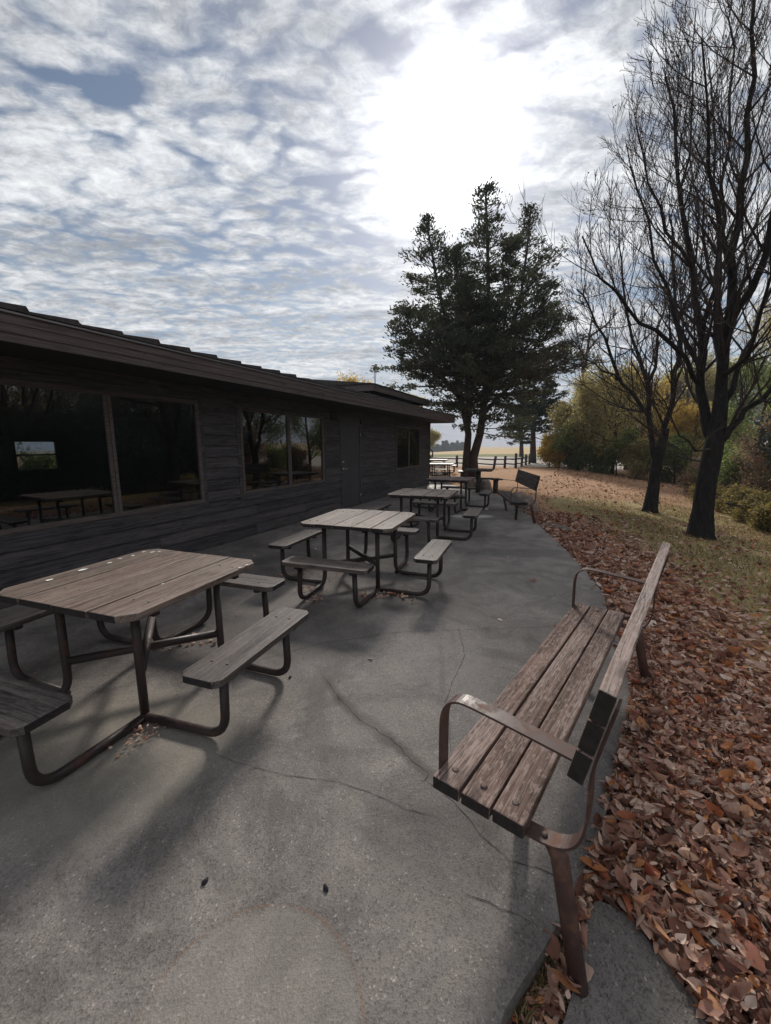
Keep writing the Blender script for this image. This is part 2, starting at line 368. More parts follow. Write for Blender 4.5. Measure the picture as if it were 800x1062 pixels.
def ground_mat():
    m,nt,b=newmat('lawn_and_field'); v=coords(nt)
    sp=nt.nodes.new('ShaderNodeSeparateXYZ'); nt.links.new(v,sp.inputs[0]); X,Y=sp.outputs[0],sp.outputs[1]
    d=attr(nt)   # distance zone painted by the mesh: 0 bare dirt/leaves by the patio .. 1 open grass
    fine=noise(nt,v,40,4,.7); med=noise(nt,v,4.5,5,.65); big=noise(nt,v,.35,4,.6,.5)
    leaf=ramp(nt,fine,[(.28,(.11,.064,.04)),(.45,(.28,.165,.095)),(.58,(.45,.28,.16)),(.75,(.56,.39,.25))])
    vo=nt.nodes.new('ShaderNodeTexVoronoi'); vo.inputs['Scale'].default_value=15; nt.links.new(v,vo.inputs['Vector'])
    leaf=mix(nt,.6,leaf,ramp(nt,vo.outputs['Color'],[(.1,(.55,.5,.5)),(.5,(1,.95,.9)),(.9,(1.5,1.3,1.15))]),'MULTIPLY')
    grass=ramp(nt,fine,[(.3,(.12,.098,.038)),(.5,(.27,.215,.095)),(.7,(.42,.33,.17))])
    g=math_(nt,'ADD',math_(nt,'MULTIPLY',big,.55),math_(nt,'MULTIPLY',med,.45))
    g=math_(nt,'ADD',g,math_(nt,'MULTIPLY',math_(nt,'SUBTRACT',d,.5),.55))
    leaf=mix(nt,ramp(nt,d,[(.0,(.85,)*3),(.09,(0,)*3)]),leaf,mix(nt,fine,(.035,.030,.025),(.12,.10,.085)))
    c=mix(nt,ramp(nt,g,[(.46,(0,0,0)),(.58,(1,1,1))]),leaf,grass)
    # far: pale drive, green verge, straw field
    wob=math_(nt,'MULTIPLY',math_(nt,'SUBTRACT',noise(nt,v,.12,3),.5),6)
    Yw=math_(nt,'ADD',Y,wob)
    dirt=mix(nt,fine,(.33,.29,.25),(.48,.44,.40))
    straw=mix(nt,noise(nt,v,.5,5,.7),(.33,.235,.12),(.50,.37,.20))
    green=mix(nt,med,(.10,.12,.045),(.20,.19,.075))
    def band(a,w): return ramp(nt,math_(nt,'DIVIDE',math_(nt,'SUBTRACT',Yw,a),w,None,True),[(0,(0,0,0)),(1,(1,1,1))])
    xr=ramp(nt,math_(nt,'MULTIPLY',math_(nt,'ADD',X,8),.2,None,True),[(0,(0,0,0)),(1,(1,1,1))]); c=mix(nt,math_(nt,'MULTIPLY',band(29,1.2),xr),c,dirt); c=mix(nt,band(50,1.5),c,green); c=mix(nt,band(66,3),c,straw)
    nt.links.new(c,b.inputs['Base Color']); b.inputs['Roughness'].default_value=.95; b.inputs['Specular IOR Level'].default_value=.15
    bump(nt,b,math_(nt,'ADD',fine,med),.6,.03); return m
M['ground']=ground_mat()

# ------------------------------------------------------------------ ground sheet
def make_ground():
    def axis(lo,hi,c0,c1,s0):
        out=[]; x=c0
        while x<=c1: out.append(x); x+=s0
        st=s0; x=c1
        while x<hi: st*=1.16; x+=st; out.append(min(x,hi))
        st=s0; x=c0; pre=[]
        while x>lo: st*=1.16; x-=st; pre.append(max(x,lo))
        return pre[::-1]+out
    xs=axis(-420,420,-2,14,.16); ys=axis(-120,620,-1,22,.16)
    nx,ny=len(xs),len(ys)
    V=np.zeros((nx*ny,3)); t=np.zeros(nx*ny)
    for j,y in enumerate(ys):
        for i,x in enumerate(xs):
            k=j*nx+i; z=T(x,y)
            if x<edge_t(y)-.02 and y<14.4: z=-.30 if x<edge_t(y)-.45 else -.10
            V[k]=(x,y,z)
            d=x-edge_t(y)
            # grass strip across the lawn; leaves near the patio and on the far slope
            dd=d if y<12.4 else 5
            g=.10+ .85*sst(.6,1.9,d)*(1-sst(11,17,y+.2*d))
            t[k]=(g if y<29 else .3)*(sst(.2,.5,d) if y<12.4 else 1)
    F=np.array([(j*nx+i,j*nx+i+1,(j+1)*nx+i+1,(j+1)*nx+i) for j in range(ny-1) for i in range(nx-1)])
    o=np_mesh('ground',V,F,t,M['ground'],smooth=True); tag(o,kind='structure')
make_ground()

PAD=[(-.6,-.6),(.97,-.6),(.93,.6),(.914,.886),(.911,.936),(.882,1.046),(.86,1.11),(.837,1.16),(.815,1.183),(.791,1.19),(.765,1.20),(.735,1.196),(.69,1.135),(.615,1.02),(.515,.90),(.25,.62),(-.25,.18)]
# patio: one slab with a curved right edge
def make_patio():
    mb=MB(); out=[(x,y) for y,x in EDGE]
    sm=[]
    for i in range(len(out)-1):            # densify the curve
        for k in range(4):
            t=k/4; p0=out[max(i-1,0)];p1=out[i];p2=out[i+1];p3=out[min(i+2,len(out)-1)]
            sm.append(tuple(.5*((2*p1[a])+(-p0[a]+p2[a])*t+(2*p0[a]-5*p1[a]+4*p2[a]-p3[a])*t*t+(-p0[a]+3*p1[a]-3*p2[a]+p3[a])*t**3) for a in (0,1)))
        poly=[(-9,-2.5),(-1.9,-2.5)]+sm+[(3.1,14.2),(2.6,16.3),(2.4,19.5),(-1,19.5),(-9,3.0)]
    mb.prism(poly,-.20,0,.5)
    o=mb.build('patio',M['concrete'],bevel=0); tag(o,kind='structure')
    # rough slab poured beside the patio, bottom right of the picture
    mb=MB(); P=[(x*1.043,y*1.043) for x,y in PAD]
    mb.prism(P,-.24,-.070,.5); q=mb.build('concrete_pad',M['pad']); tag(q,kind='structure')
    return o
patio=make_patio()

def gnd(px,py,z=0):
    d=ray(px,py); t=(z-H)/d.z; return Vector((0,0,H))+d*t
def crack(pts,w,seed,name='crack',mat=None,jit=.012):
    rnd=random.Random(seed); P=[gnd(*p) for p in pts]; L=[]
    for a,b in zip(P,P[1:]):
        n=max(2,int((b-a).length/.03))
        for k in range(n): L.append(a.lerp(b,k/n))
    L.append(P[-1]); vs=[]; fs=[]; off=0
    for i,p in enumerate(L):
        t=(L[min(i+1,len(L)-1)]-L[max(i-1,0)]).normalized(); s=Vector((-t.y,t.x,0))
        off+=rnd.uniform(-1,1)*jit*.5; off*=.85
        ww=w*rnd.uniform(.35,1.3)*(.3 if i in (0,len(L)-1) else 1)
        c=p+s*off
        vs+=[(c.x+s.x*ww/2,c.y+s.y*ww/2,.0025),(c.x-s.x*ww/2,c.y-s.y*ww/2,.0025)]
    fs=[(2*i,2*i+2,2*i+3,2*i+1) for i in range(len(L)-1)]
    mb=MB(); mb.add(vs,fs); return mb.build(name,mat or M['crack'],patio)
crack([(338,703),(352,725),(375,745),(405,768),(428,790),(446,803)],.003,1,jit=.02)
crack([(440,808),(470,832),(500,868),(530,892),(560,902),(590,918)],.0035,2)
crack([(225,782),(262,796),(300,806),(350,812),(380,822),(420,842),(455,848)],.0028,3)
crack([(446,803),(440,812)],.006,4)
crack([(482,928),(508,938),(538,952),(556,962)],.0032,5)
crack([(476,650),(482,680),(470,706),(462,730)],.003,6)
crack([(466,748),(470,778),(480,800)],.003,7)
# saw-cut control joints running across the slab
crack([(250,690),(330,668),(420,655),(520,652),(620,648)],.003,8,'control_joint',jit=.002)
crack([(398,574),(450,582),(520,590),(606,600)],.003,9,'control_joint',jit=.002)
crack([(440,548),(500,552),(572,556)],.005,10,'control_joint',jit=.002)

# ------------------------------------------------------------------ picnic tables
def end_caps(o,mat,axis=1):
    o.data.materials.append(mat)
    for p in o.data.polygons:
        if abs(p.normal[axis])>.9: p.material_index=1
def bend(pts,r,n=5):
    """round the corners of a polyline"""
    P=[Vector(p) for p in pts]; out=[P[0]]
    for a,b,c in zip(P,P[1:],P[2:]):
        d0=(a-b).normalized(); d1=(c-b).normalized(); k=min(r,(a-b).length*.48,(c-b).length*.48)
        s=b+d0*k; e=b+d1*k
        for i in range(n+1):
            t=i/n; out.append(s*(1-t)**2+b*2*t*(1-t)+e*t*t)
    out.append(P[-1]); return out
def board(L,W,ch):
    return [(-W/2,-L/2+ch),(-W/2+ch,-L/2),(W/2-ch,-L/2),(W/2,-L/2+ch),(W/2,L/2-ch),(W/2-ch,L/2),(-W/2+ch,L/2),(-W/2,L/2-ch)]
def make_table(nplank,seed,label):
    rnd=random.Random(seed); root=empty('picnic_table'); tag(root,label,'picnic table','square picnic tables on the patio')
    h=.545; mb=MB(); w=2*h/nplank
    for i in range(nplank):
        x0=-h+i*w+.005; x1=-h+(i+1)*w-.005; ch=.075; e0=rnd.uniform(-.006,.006); e1=rnd.uniform(-.006,.006)
        dz=rnd.uniform(-.003,.003)
        o=[(x0,-h+e0),(x1,-h+e0),(x1,h+e1),(x0,h+e1)]
        if i==0: o=[(x0,-h+ch),(x0+ch,-h+e0),(x1,-h+e0),(x1,h+e1),(x0+ch,h+e1),(x0,h-ch)]
        if i==nplank-1: o=[(x0,-h+e0),(x1-ch,-h+e0),(x1,-h+ch),(x1,h-ch),(x1-ch,h+e1),(x0,h+e1)]
        mb.prism(o,.722+dz,.762+dz,rnd.uniform(.2,.9))
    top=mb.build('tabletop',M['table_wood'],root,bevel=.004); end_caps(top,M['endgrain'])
    bolts([(-h+(i+dx)*w,y+rnd.uniform(-.01,.01)) for i in range(nplank) for y in (-.34,.34) for dx in (.3,.7)],.008,.755,.7635,top)
    for y in (-.33,.33):
        mb=MB(); mb.box((-.50,y-.02,.684),(.50,y+.02,.7215)); mb.build('batten',M['frame'],root)
    seat_mesh=None
    for k in range(4):
        a=k*math.pi/2
        mb=MB(); Ls=.93
        o=board(Ls,.25,.035); mb.prism(o,.419,.459,rnd.uniform(.1,.95))
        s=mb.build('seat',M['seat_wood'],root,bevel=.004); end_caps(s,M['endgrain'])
        s.location=(math.cos(a)*.882,math.sin(a)*.882,0); s.rotation_euler=(0,0,a)
        bolts([(x,y) for y in (-.30,.30) for x in (-.05,.05)],.009,.455,.4612,s)
    # legs: each corner leg drops, sweeps out along the slab and rises under a seat
    g=.031
    def flip(P,M2): return [(p[0]*M2[0]+p[1]*M2[1],p[0]*M2[2]+p[1]*M2[3],p[2]) for p in P]
    RIGHT=(1,0,0,1); NEAR=(0,1,-1,0); LEFT=(-1,0,0,-1); FAR=(0,-1,1,0)
    def U(M2,side):
        mb=MB(); P=[(.32,.325*side,.684),(.322,.325*side,g),(.90,.312*side,g),(.90,.30*side,.385)]
        mb.tube(bend(flip(P,M2),.13,7),.0245,12); mb.build('leg',M['frame'],root)
    def J(M2,side):
        mb=MB(); P=[(.335,.335*side,.030),(.90,.312*side,g),(.90,.30*side,.385)]
        mb.tube(bend(flip(P,M2),.13,7),.0245,12); mb.build('seat_support',M['frame'],root)
    mb=MB(); mb.tube([(.322,-.325,.684),(.326,-.328,.35),(.330,-.330,.01)],.0245,12); mb.build('leg',M['frame'],root)
    U(NEAR,1) if False else None
    # near seat: local frame NEAR maps +x to -y; its +y side is the +x (right) side
    U(NEAR,-1); J(NEAR,1); U(RIGHT,1); J(RIGHT,-1); U(FAR,1); J(FAR,-1); J(LEFT,1); J(LEFT,-1)
    for M2 in (RIGHT,NEAR,LEFT,FAR):
        for y in (-.30,.30):
            mb=MB(); mb.box((.785,y-.022,.388),(.975,y+.022,.4185)); mb.v=[tuple(p) for p in flip(mb.v,M2)]; mb.build('seat_bracket',M['frame'],root)
    for s in (1,-1):
        mb=MB(); z=.25+(.0 if s>0 else .058)
        mb.tube([(-.31,-.31*s,z+.0),(.31,.31*s,z-.0)],.027,10); mb.build('cross_brace',M['frame'],root)
    return root
specs=[(4,1,'four-board square picnic table with white paint spots, closest of the picnic tables',(-1.627,2.58,-19.1)),
       (5,2,'square picnic table, second nearest, with dry leaves heaped at its near leg',(-.287,4.687,-19.2)),
       (5,3,'square picnic table between the door and the patio edge, third from the camera',(.69,7.22,-19.)),
       (5,4,'square picnic table just past the far wall window, fourth from the camera',(1.66,10.2,-22.))]
tables=[]
protos={}
for np_,sd,lab,(x,y,a) in specs:
    t=make_table(np_,sd,lab); t.location=(x,y,0); t.rotation_euler=(0,0,R(a)); tables.append(t)
def table_copy(x,y,a,lab):
    c=copy_tree(tables[2]); c.location=(x,y,T(x,y)+.02 if x>edge_t(y) else 0); c.rotation_euler=(0,0,R(a)); c['label']=lab; c['group']='square picnic tables on the patio'; return c
table_copy(2.45,17.9,-15,'distant picnic table seen just past the far corner of the building, nearer of two')
table_copy(2.9,22.5,-15,'distant picnic table beside the pale drive, farther of two past the building corner')
# white paint drips on the nearest table
mb=MB(); rnd=random.Random(3)
for (x,y,r) in [(-.44,-.28,.016),(-.455,-.06,.018),(-.44,.12,.012),(-.47,.22,.010),(-.45,.31,.013),(-.40,.44,.012),(-.36,.47,.010),(-.47,.42,.012),(.30,-.10,.007),(.53,.33,.010),(.535,.40,.008)]:
    n=9; ring=[(x+math.cos(i/n*6.283)*r*rnd.uniform(.6,1.2)*1.0, y+math.sin(i/n*6.283)*r*rnd.uniform(.9,2.2),.7675) for i in range(n)]
    mb.add(ring,[tuple(range(n))])
mb.build('paint_spot',simple('bird_dropping_white',(.75,.75,.72),.8,.1),list(tables[0].children)[0])

# pedestal table and pedestal stool
def pedestal(name,lab,cat,loc,rz,top,r,h,grp=None):
    root=empty(name,loc,rz); tag(root,lab,cat,grp)
    mb=MB(); mb.tube([(0,0,-.05),(0,0,h-.05)],r,14); mb.build('post',M['old_post'],root)
    mb=MB(); w=top/4
    for i in range(4): mb.box((-top/2+i*w+.006,-top/2,h-.05),(-top/2+(i+1)*w-.006,top/2,h),rnd.random())
    mb.build('top',M['dark_bench_wood'],root,bevel=.006)
    return root
pt=pedestal('pedestal_table','dark square table on one thick post in front of the forked cedar trunk','table',(3.12,13.55,0),R(-20),.92,.075,.78)
mb=MB(); mb.tube([(0,0,.30),(0,.62,.30),(0,.62,.40)],.03,10); mb.build('seat_arm',M['old_post'],pt)
mb=MB(); mb.box((-.42,.5,.40),(.42,.76,.445)); mb.build('seat',M['dark_bench_wood'],pt,bevel=.006)
pedestal('pedestal_stool','small dark stool on a thick post between stone and second park bench','stool',(3.80,13.9,T(3.8,13.9)),R(10),.36,.085,.46)

# ------------------------------------------------------------------ park benches
def smooth2(P,n=3):
    out=[]
    for i in range(len(P)-1):
        p0=P[max(i-1,0)];p1=P[i];p2=P[i+1];p3=P[min(i+2,len(P)-1)]
        for k in range(n):
            t=k/n; out.append(tuple(.5*((2*p1[a])+(-p0[a]+p2[a])*t+(2*p0[a]-5*p1[a]+4*p2[a]-p3[a])*t*t+(-p0[a]+3*p1[a]-3*p2[a]+p3[a])*t**3) for a in (0,1)))
    return out+[P[-1]]
def make_bench(lab,mats,seed,loc,yaw,L=2.06):
    """local x = towards the back, local y = along the bench, origin at the near front seat corner on the ground"""
    rnd=random.Random(seed); root=empty('park_bench',loc,yaw); tag(root,lab,'park bench','park benches along the patio edge')
    sw,bw=mats
    for i in range(3):
        mb=MB(); x0=i*.1125; mb.box((x0,rnd.uniform(-.008,.006),.388),(x0+.1035,L+rnd.uniform(-.01,.01),.436+rnd.uniform(-.002,.002)),rnd.uniform(.3,.85))
        # split the board lengthwise so its surface can be worn uneven
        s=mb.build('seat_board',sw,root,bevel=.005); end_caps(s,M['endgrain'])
        bolts([(x0+.052,y) for y in (.075,L-.075)],.0125,.430,.4385,s)
    # back boards lean away
    ang=math.atan2(.062,.30); dx,dz=math.sin(ang),math.cos(ang)
    for i in range(3):
        s0=.69-.0+i*.1035
        bx=.437+(i*.1035)*dx; bz=.685+(i*.1035)*dz
        c=[(bx,bz),(bx+.098*dx,bz+.098*dz),(bx+.098*dx+.046*dz,bz+.098*dz-.046*dx),(bx+.046*dz,bz-.046*dx)]
        y0=rnd.uniform(-.006,.006); y1=L+rnd.uniform(-.01,.01)
        vs=[(x,y0,z) for x,z in c]+[(x,y1,z) for x,z in c]
        mb=MB(); mb.add(vs,[(0,1,2,3),(7,6,5,4),(1,0,4,5),(2,1,5,6),(3,2,6,7),(0,3,7,4)],rnd.uniform(.4,.8))
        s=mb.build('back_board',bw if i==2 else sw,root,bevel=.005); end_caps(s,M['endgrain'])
    for yc,sg in ((.075,1),(L-.075,-1)):
        raw=[(.445,.705),(.26,.722),(.115,.732)]
        arc=[(.06,.728),(.022,.700),(.004,.655),(.000,.60),(.002,.44),(.004,.386)]
        low=[(.02,.379),(.30,.372),(.385,.376),(.43,.390),(.462,.415),(.482,.455),(.492,.51),(.494,.58),(.494,.68),(.517,.80),(.538,.90),(.541,.915)]
        mb=MB(); mb.strap([(p[0],p[1]) for p in smooth2(raw+arc+low)],.058,.008,yc); mb.build('frame_strap',M['strap'],root)
        mb=MB(); mb.tube([(.405,yc+.0*sg,.372),(.425,yc,.33),(.525,yc-.02*sg,-.12)],[.030,.0285,.0285],12); mb.build('leg',M['strap'],root)
        mb=MB(); mb.tube([(.13,yc+.03*sg,.370),(.155,yc+.10*sg,.33),(.20,yc+.42*sg,-.06)],.0285,12); mb.build('leg',M['strap'],root)
        mb=MB(); mb.tube([(.375,yc,.380),(.375,yc,.3845)],.010,10); mb.build('bolt',M['bolt'],root)
    return root
make_bench('weathered brown plank park bench with steel arms in the foreground by the leaves',(M['bench_wood'],M['bench_back_wood']),5,(.17,1.28,0),R(-38.))
make_bench('dark plank park bench farther along the patio edge with stones behind it',(M['dark_bench_wood'],M['dark_bench_wood']),6,(2.58,8.20,0),R(-7.))

# ------------------------------------------------------------------ stones, small things
def stone(name,lab,loc,s,seed,mat,grp=None,flat=1,cat='stone'):
    rnd=random.Random(seed); me_v=[]; import bmesh
    bm=bmesh.new(); bmesh.ops.create_icosphere(bm,subdivisions=3,radius=1)
    from mathutils import noise as N
    for v in bm.verts:
        k=1+.35*N.noise(v.co*1.3+Vector((seed*3.1,0,0)))+.10*N.noise(v.co*4+Vector((seed,2,0)))
        v.co=Vector((v.co.x*s[0]*k,v.co.y*s[1]*k,max(-.3,v.co.z)*s[2]*(k if flat==1 else 1)))
        if flat!=1: v.co.z=min(v.co.z,s[2]*.75)
    me=bpy.data.meshes.new(name); bm.to_mesh(me); bm.free()
    me.polygons.foreach_set('use_smooth',[flat==1]*len(me.polygons)); me.materials.append(mat)
    o=bpy.data.objects.new(name,me); COL.objects.link(o); o.location=loc; o.rotation_euler=(0,0,rnd.uniform(0,3)); tag(o,lab,cat,grp); return o
G='boulders along the patio edge'
def on(px,py,dz=0): q=hit(px,py); return (q.x,q.y,T(q.x,q.y)+dz)
stone('boulder','rounded brown boulder behind the second bench, right one of the pair',(3.62,10.1,T(3.75,10.1)),(.27,.25,.36),1,M['rock'],G,cat='boulder')
stone('boulder','rounded tan boulder behind the second bench, left one of the pair',(3.55,10.75,T(3.72,10.7)),(.26,.27,.36),2,M['rock'],G,cat='boulder')
stone('boulder','low grey boulder beneath the pedestal table by the stool',(3.55,14.6,T(3.5,14.6)),(.36,.3,.42),3,M['rock'],G,cat='boulder')
stone('boulder','low grey boulder left of the stool at the far patio edge',(3.15,14.9,0),(.34,.3,.38),4,M['rock'],G,cat='boulder')
stone('flat_stone','flat grey stone slab lying in leaves at the near leg of the second bench',on(574,547,.0),(.34,.22,.07),5,M['slabstone'],None,2)
stone('flat_stone','small flat stone slab under the seat of the second bench',on(547,531,.0),(.34,.2,.06),6,M['slabstone'],None,2)
p=gnd(502.5,528); mb=MB(); mb.prism(board(.22,.16,.03),.0,.018); o=mb.build('drain_cover',M['white_plastic'],bevel=.004); o.location=p; tag(o,'small white square cover on the patio near the second bench','drain cover')
for i,(px,py,s,lab) in enumerate([(213,915,.012,'tiny black seed pod on the concrete left of the rust ring'),(338,922,.012,'tiny black seed pod on the concrete above the rust ring'),(301,703,.013,'dark pebble under the outer end of the nearest right seat')]):
    p=gnd(px,py); stone('seed_pod' if i<2 else 'pebble',lab,(p.x,p.y,.003),(s*.7,s*1.2,s*.8),20+i,M['blackbit'],cat='seed pod' if i<2 else 'pebble')

# ------------------------------------------------------------------ fallen leaves
def leaf_mesh(centers,yaw,pitch,roll,ln,wd,curl,tint,name,mat):
    """each leaf: a pointed curled blade of 3x2 quads"""
    n=len(centers)
    us=np.array([-.5,-.30,-.02,.27,.5]); prof=np.array([.10,.74,1.0,.66,.03])
    P=[]
    for u,pf in zip(us,prof):
        for s in (-1,0,1):
            x=u*ln; y=s*pf*wd*.5
            z=curl*( (2*u)**2*.30*ln + (s*s)*pf*.38*wd) + (0 if s else 0)
            P.append(np.stack([x,y,z],1))
    P=np.stack(P,1)
    cy,sy=np.cos(yaw),np.sin(yaw); cp,sp_=np.cos(pitch),np.sin(pitch); cr,sr=np.cos(roll),np.sin(roll)
    X,Y,Z=P[...,0],P[...,1],P[...,2]
    Y,Z=Y*cr[:,None]-Z*sr[:,None],Y*sr[:,None]+Z*cr[:,None]
    X,Z=X*cp[:,None]-Z*sp_[:,None],X*sp_[:,None]+Z*cp[:,None]
    X,Y=X*cy[:,None]-Y*sy[:,None],X*sy[:,None]+Y*cy[:,None]
    V=np.stack([X,Y,Z],-1)+centers[:,None,:]
    f=[]
    for i in range(4):
        for j in range(2):
            a=i*3+j; f.append((a,a+1,a+4,a+3))
    f=np.array(f); F=(f[None]+np.arange(n)[:,None,None]*15).reshape(-1,4)
    return np_mesh(name,V.reshape(-1,3),F,np.repeat(tint,15),mat,smooth=True)
def in_pad(x,y):
    x/=1.043; y/=1.043
    c=False; n=len(PAD)
    for i in range(n):
        (x0,y0),(x1,y1)=PAD[i],PAD[(i+1)%n]
        if (y0>y)!=(y1>y) and x<(x1-x0)*(y-y0)/(y1-y0)+x0: c=not c
    return c
def scatter(n,xr,yr,accept,lift,scale,name,lab,tmin=0,tmax=1):
    C=[]; 
    while len(C)<n:
        x=random.uniform(*xr); y=random.uniform(*yr)
        k=accept(x,y)
        if random.random()<k: C.append((x,y))
    C=np.array(C); z=np.array([max(T(x,y),0 if x<edge_t(y) else -9) for x,y in C])
    z=z+RNG.random(n)**1.4*lift*np.array([1+1.0*(1-sst(1.2,1.9,y)) if not in_pad(x,y) else .3 for x,y in C])+np.array([.022 if in_pad(x,y) else .006 for x,y in C])
    ln=(.028+.105*RNG.beta(1.5,1.9,n))*scale; wd=ln*RNG.choice([.22,.3,.36,.42,.5,.68],n)*RNG.uniform(.8,1.2,n)
    o=leaf_mesh(np.c_[C,z],RNG.random(n)*6.283,RNG.normal(0,.30,n),RNG.normal(0,.42,n),ln,wd,RNG.uniform(-1.6,1.9,n),np.clip(RNG.beta(1.25,1.15,n),tmin,tmax),name,M['litter'])
    tag(o,lab,'fallen leaves',kind='stuff'); return o
def near_acc(x,y):
    d=x-edge_t(y)
    if in_pad(x,y): return .004
    if x<.80 and y<1.20: return .25 if d>0 else .0
    if d<0: return .012 if d>-.03 else 0
    return 1.0*(1-.0*d)
scatter(22000,(.5,3.6),(.3,3.4),lambda x,y: near_acc(x,y)*(1-sst(3.0,4.0,math.hypot(x,y)))*(1-.6*sst(.9,1.9,x-edge_t(y))),.05,.82,'leaf_litter','thick drift of dry brown and orange leaves right of the front bench')
def crumbs(n):
    C=[]
    while len(C)<n:
        x=random.uniform(.5,3.2); y=random.uniform(.4,3.4)
        if x>edge_t(y)-.03 and not in_pad(x,y) and random.random()<1-sst(2.2,3.8,math.hypot(x,y)): C.append((x,y))
    C=np.array(C); z=np.array([max(T(x,y),-.09) for x,y in C])+RNG.uniform(.03,.085,n); ln=RNG.uniform(.008,.032,n)
    o=leaf_mesh(np.c_[C,z],RNG.random(n)*6.283,RNG.normal(0,.5,n),RNG.normal(0,.6,n),ln,ln*RNG.uniform(.3,1.0,n),RNG.uniform(-1.5,1.5,n),RNG.beta(1.2,1.2,n),'leaf_crumbs',M['litter']); tag(o,'broken leaf crumbs and torn fragments between the whole leaves','fallen leaves',kind='stuff')
crumbs(6000)
def mid_acc(x,y):
    d=x-edge_t(y)
    if d<0: return .01 if d>-.12 else 0
    g=.5+.5*math.sin(x*1.7+1.3*math.sin(y*.9))*math.cos(y*1.1+x*.3)
    k=1-.96*sst(.2,2.4,d+.5*(g-.5))**.5+.03*g
    return max(.03,min(1,k))*(.55+.45*g)
scatter(15000,(1.3,9.5),(1.8,10.0),lambda x,y: mid_acc(x,y)*sst(2.8,3.8,math.hypot(x,y)),.03,.95,'leaf_litter','leaves scattered over the lawn beside the middle of the patio')
scatter(7000,(3.0,22),(9.5,27),lambda x,y: 0 if x<edge_t(y)+.1 else .8,.02,1.25,'leaf_litter','orange leaf cover on the far lawn toward the bushes')
# heaps against the table legs and stray leaves on the slab
def heap(pts,n,sd,lab,scale=.6):
    C=[]; 
    for (px,py,s) in pts:
        c=gnd(px,py)
        for _ in range(n): C.append((c.x+random.gauss(0,s*1.3),c.y+random.gauss(0,s),.006+abs(random.gauss(0,.012))))
    C=np.array(C); m=len(C); ln=RNG.uniform(.035,.08,m)*scale*1.2
    o=leaf_mesh(C,RNG.random(m)*6.283,RNG.normal(0,.3,m),RNG.normal(0,.4,m),ln,ln*RNG.uniform(.35,.7,m),RNG.uniform(-1,1.2,m),np.clip(RNG.beta(2.6,1.7,m),0,1),'leaf_heap',M['litter'])
    tag(o,lab,'leaf heap',kind='stuff')
heap([(395,618,.07),(410,616,.07),(380,619,.05),(425,618,.06)],22,1,'dry leaves caught around the near leg of the second table')
heap([(330,622,.06),(322,612,.06),(315,600,.12)],22,2,'dry leaves under the near seat of the second table')
heap([(420,594,.05),(416,588,.05)],16,3,'dry leaves behind the right leg of the second table')
heap([(205,668,.07),(170,672,.05),(190,664,.06)],14,4,'dry leaves along the rear brace of the first table',.5)
heap([(145,764,.05),(130,776,.05),(155,758,.04)],16,5,'crumbled leaves along the near leg of the first table',.35)
C=[]
for _ in range(150):
    x=random.uniform(-3.5,2.4); y=random.uniform(2.2,12)
    if x<edge_t(y)-.1 and (x+2.5)*.9135-(y-6.8)*.4067>.2 and random.random()<(1. if x<y*.25-1.2 else .22): C.append((x,y,.008))
p=gnd(553,603); C.append((p.x,p.y,.01)); p=gnd(535,590)
C=np.array(C); m=len(C); ln=RNG.uniform(.03,.06,m); tn=RNG.beta(2.5,1.5,m); tn[-1]=.22; ln[-1]=.10
o=leaf_mesh(C,RNG.random(m)*6.28,RNG.normal(0,.2,m),RNG.normal(0,.3,m),ln,ln*.5,RNG.uniform(-1,1,m),tn,'stray_leaves',M['litter']); tag(o,'single dry leaves strewn over the concrete','fallen leaves',kind='stuff')

tw=MB(); rr=random.Random(77)
for k in range(150):
    for _ in range(50):
        x=rr.uniform(.6,3.6); y=rr.uniform(.7,4.0)
        if x>edge_t(y)+.05 and not in_pad(x,y): break
    a=rr.uniform(0,6.28); L=rr.uniform(.05,.22); z=T(x,y)+rr.uniform(.04,.075); P=[]
    for i in range(5):
        a+=rr.gauss(0,.25); P.append((x,y,z+rr.gauss(0,.004))); x+=math.cos(a)*L/5; y+=math.sin(a)*L/5
    tw.tube(P,[.0022,.002,.0018,.0014,.001],5,rr.random())
o=tw.build('twig_litter',M['twig']); tag(o,'thin dead twigs lying among the leaves beside the front bench','twigs',kind='stuff')
C=[]
while len(C)<750:
    x=random.uniform(-.1,.9); y=random.uniform(.4,1.35)
    if x>edge_t(y)-.01 and not in_pad(x,y) and y<1.25+.0 and x<.80: C.append((x,y,T(x,y)+random.uniform(.0,.02)))
C=np.array(C); m=len(C); ln=RNG.uniform(.012,.05,m)
o=leaf_mesh(C,RNG.random(m)*6.28,RNG.normal(0,.3,m),RNG.normal(0,.4,m),ln,ln*RNG.uniform(.12,.5,m),RNG.uniform(-1,1,m),RNG.beta(1.6,1.4,m),'gap_debris',M['litter']); tag(o,'crumbled leaves and twigs in the gap beside the front bench leg','fallen leaves',kind='stuff')
# grass blades
def blades(n,xr,yr,acc,hgt,name,lab,w=.006):
    C=[]
    while len(C)<n:
        x=random.uniform(*xr); y=random.uniform(*yr)
        if random.random()<acc(x,y): C.append((x,y,T(x,y)))
    C=np.array(C); a=RNG.random(n)*6.283; h=RNG.uniform(.4,1,n)*hgt; le=RNG.uniform(.2,.9,n)*h
    dx,dy=np.cos(a),np.sin(a); b=RNG.random(n)*6.283; ww=w*RNG.uniform(.6,1.4,n)
    p0=C+np.c_[dx*ww,dy*ww,np.zeros(n)]; p1=C-np.c_[dx*ww,dy*ww,np.zeros(n)]
    p2=C+np.c_[np.cos(b)*le,np.sin(b)*le,h]
    V=np.stack([p0,p1,p2],1).reshape(-1,3); F=np.arange(3*n).reshape(-1,3)
    o=np_mesh(name,V,F,np.repeat(RNG.random(n),3),M['grassblade']); tag(o,lab,'grass',kind='stuff')
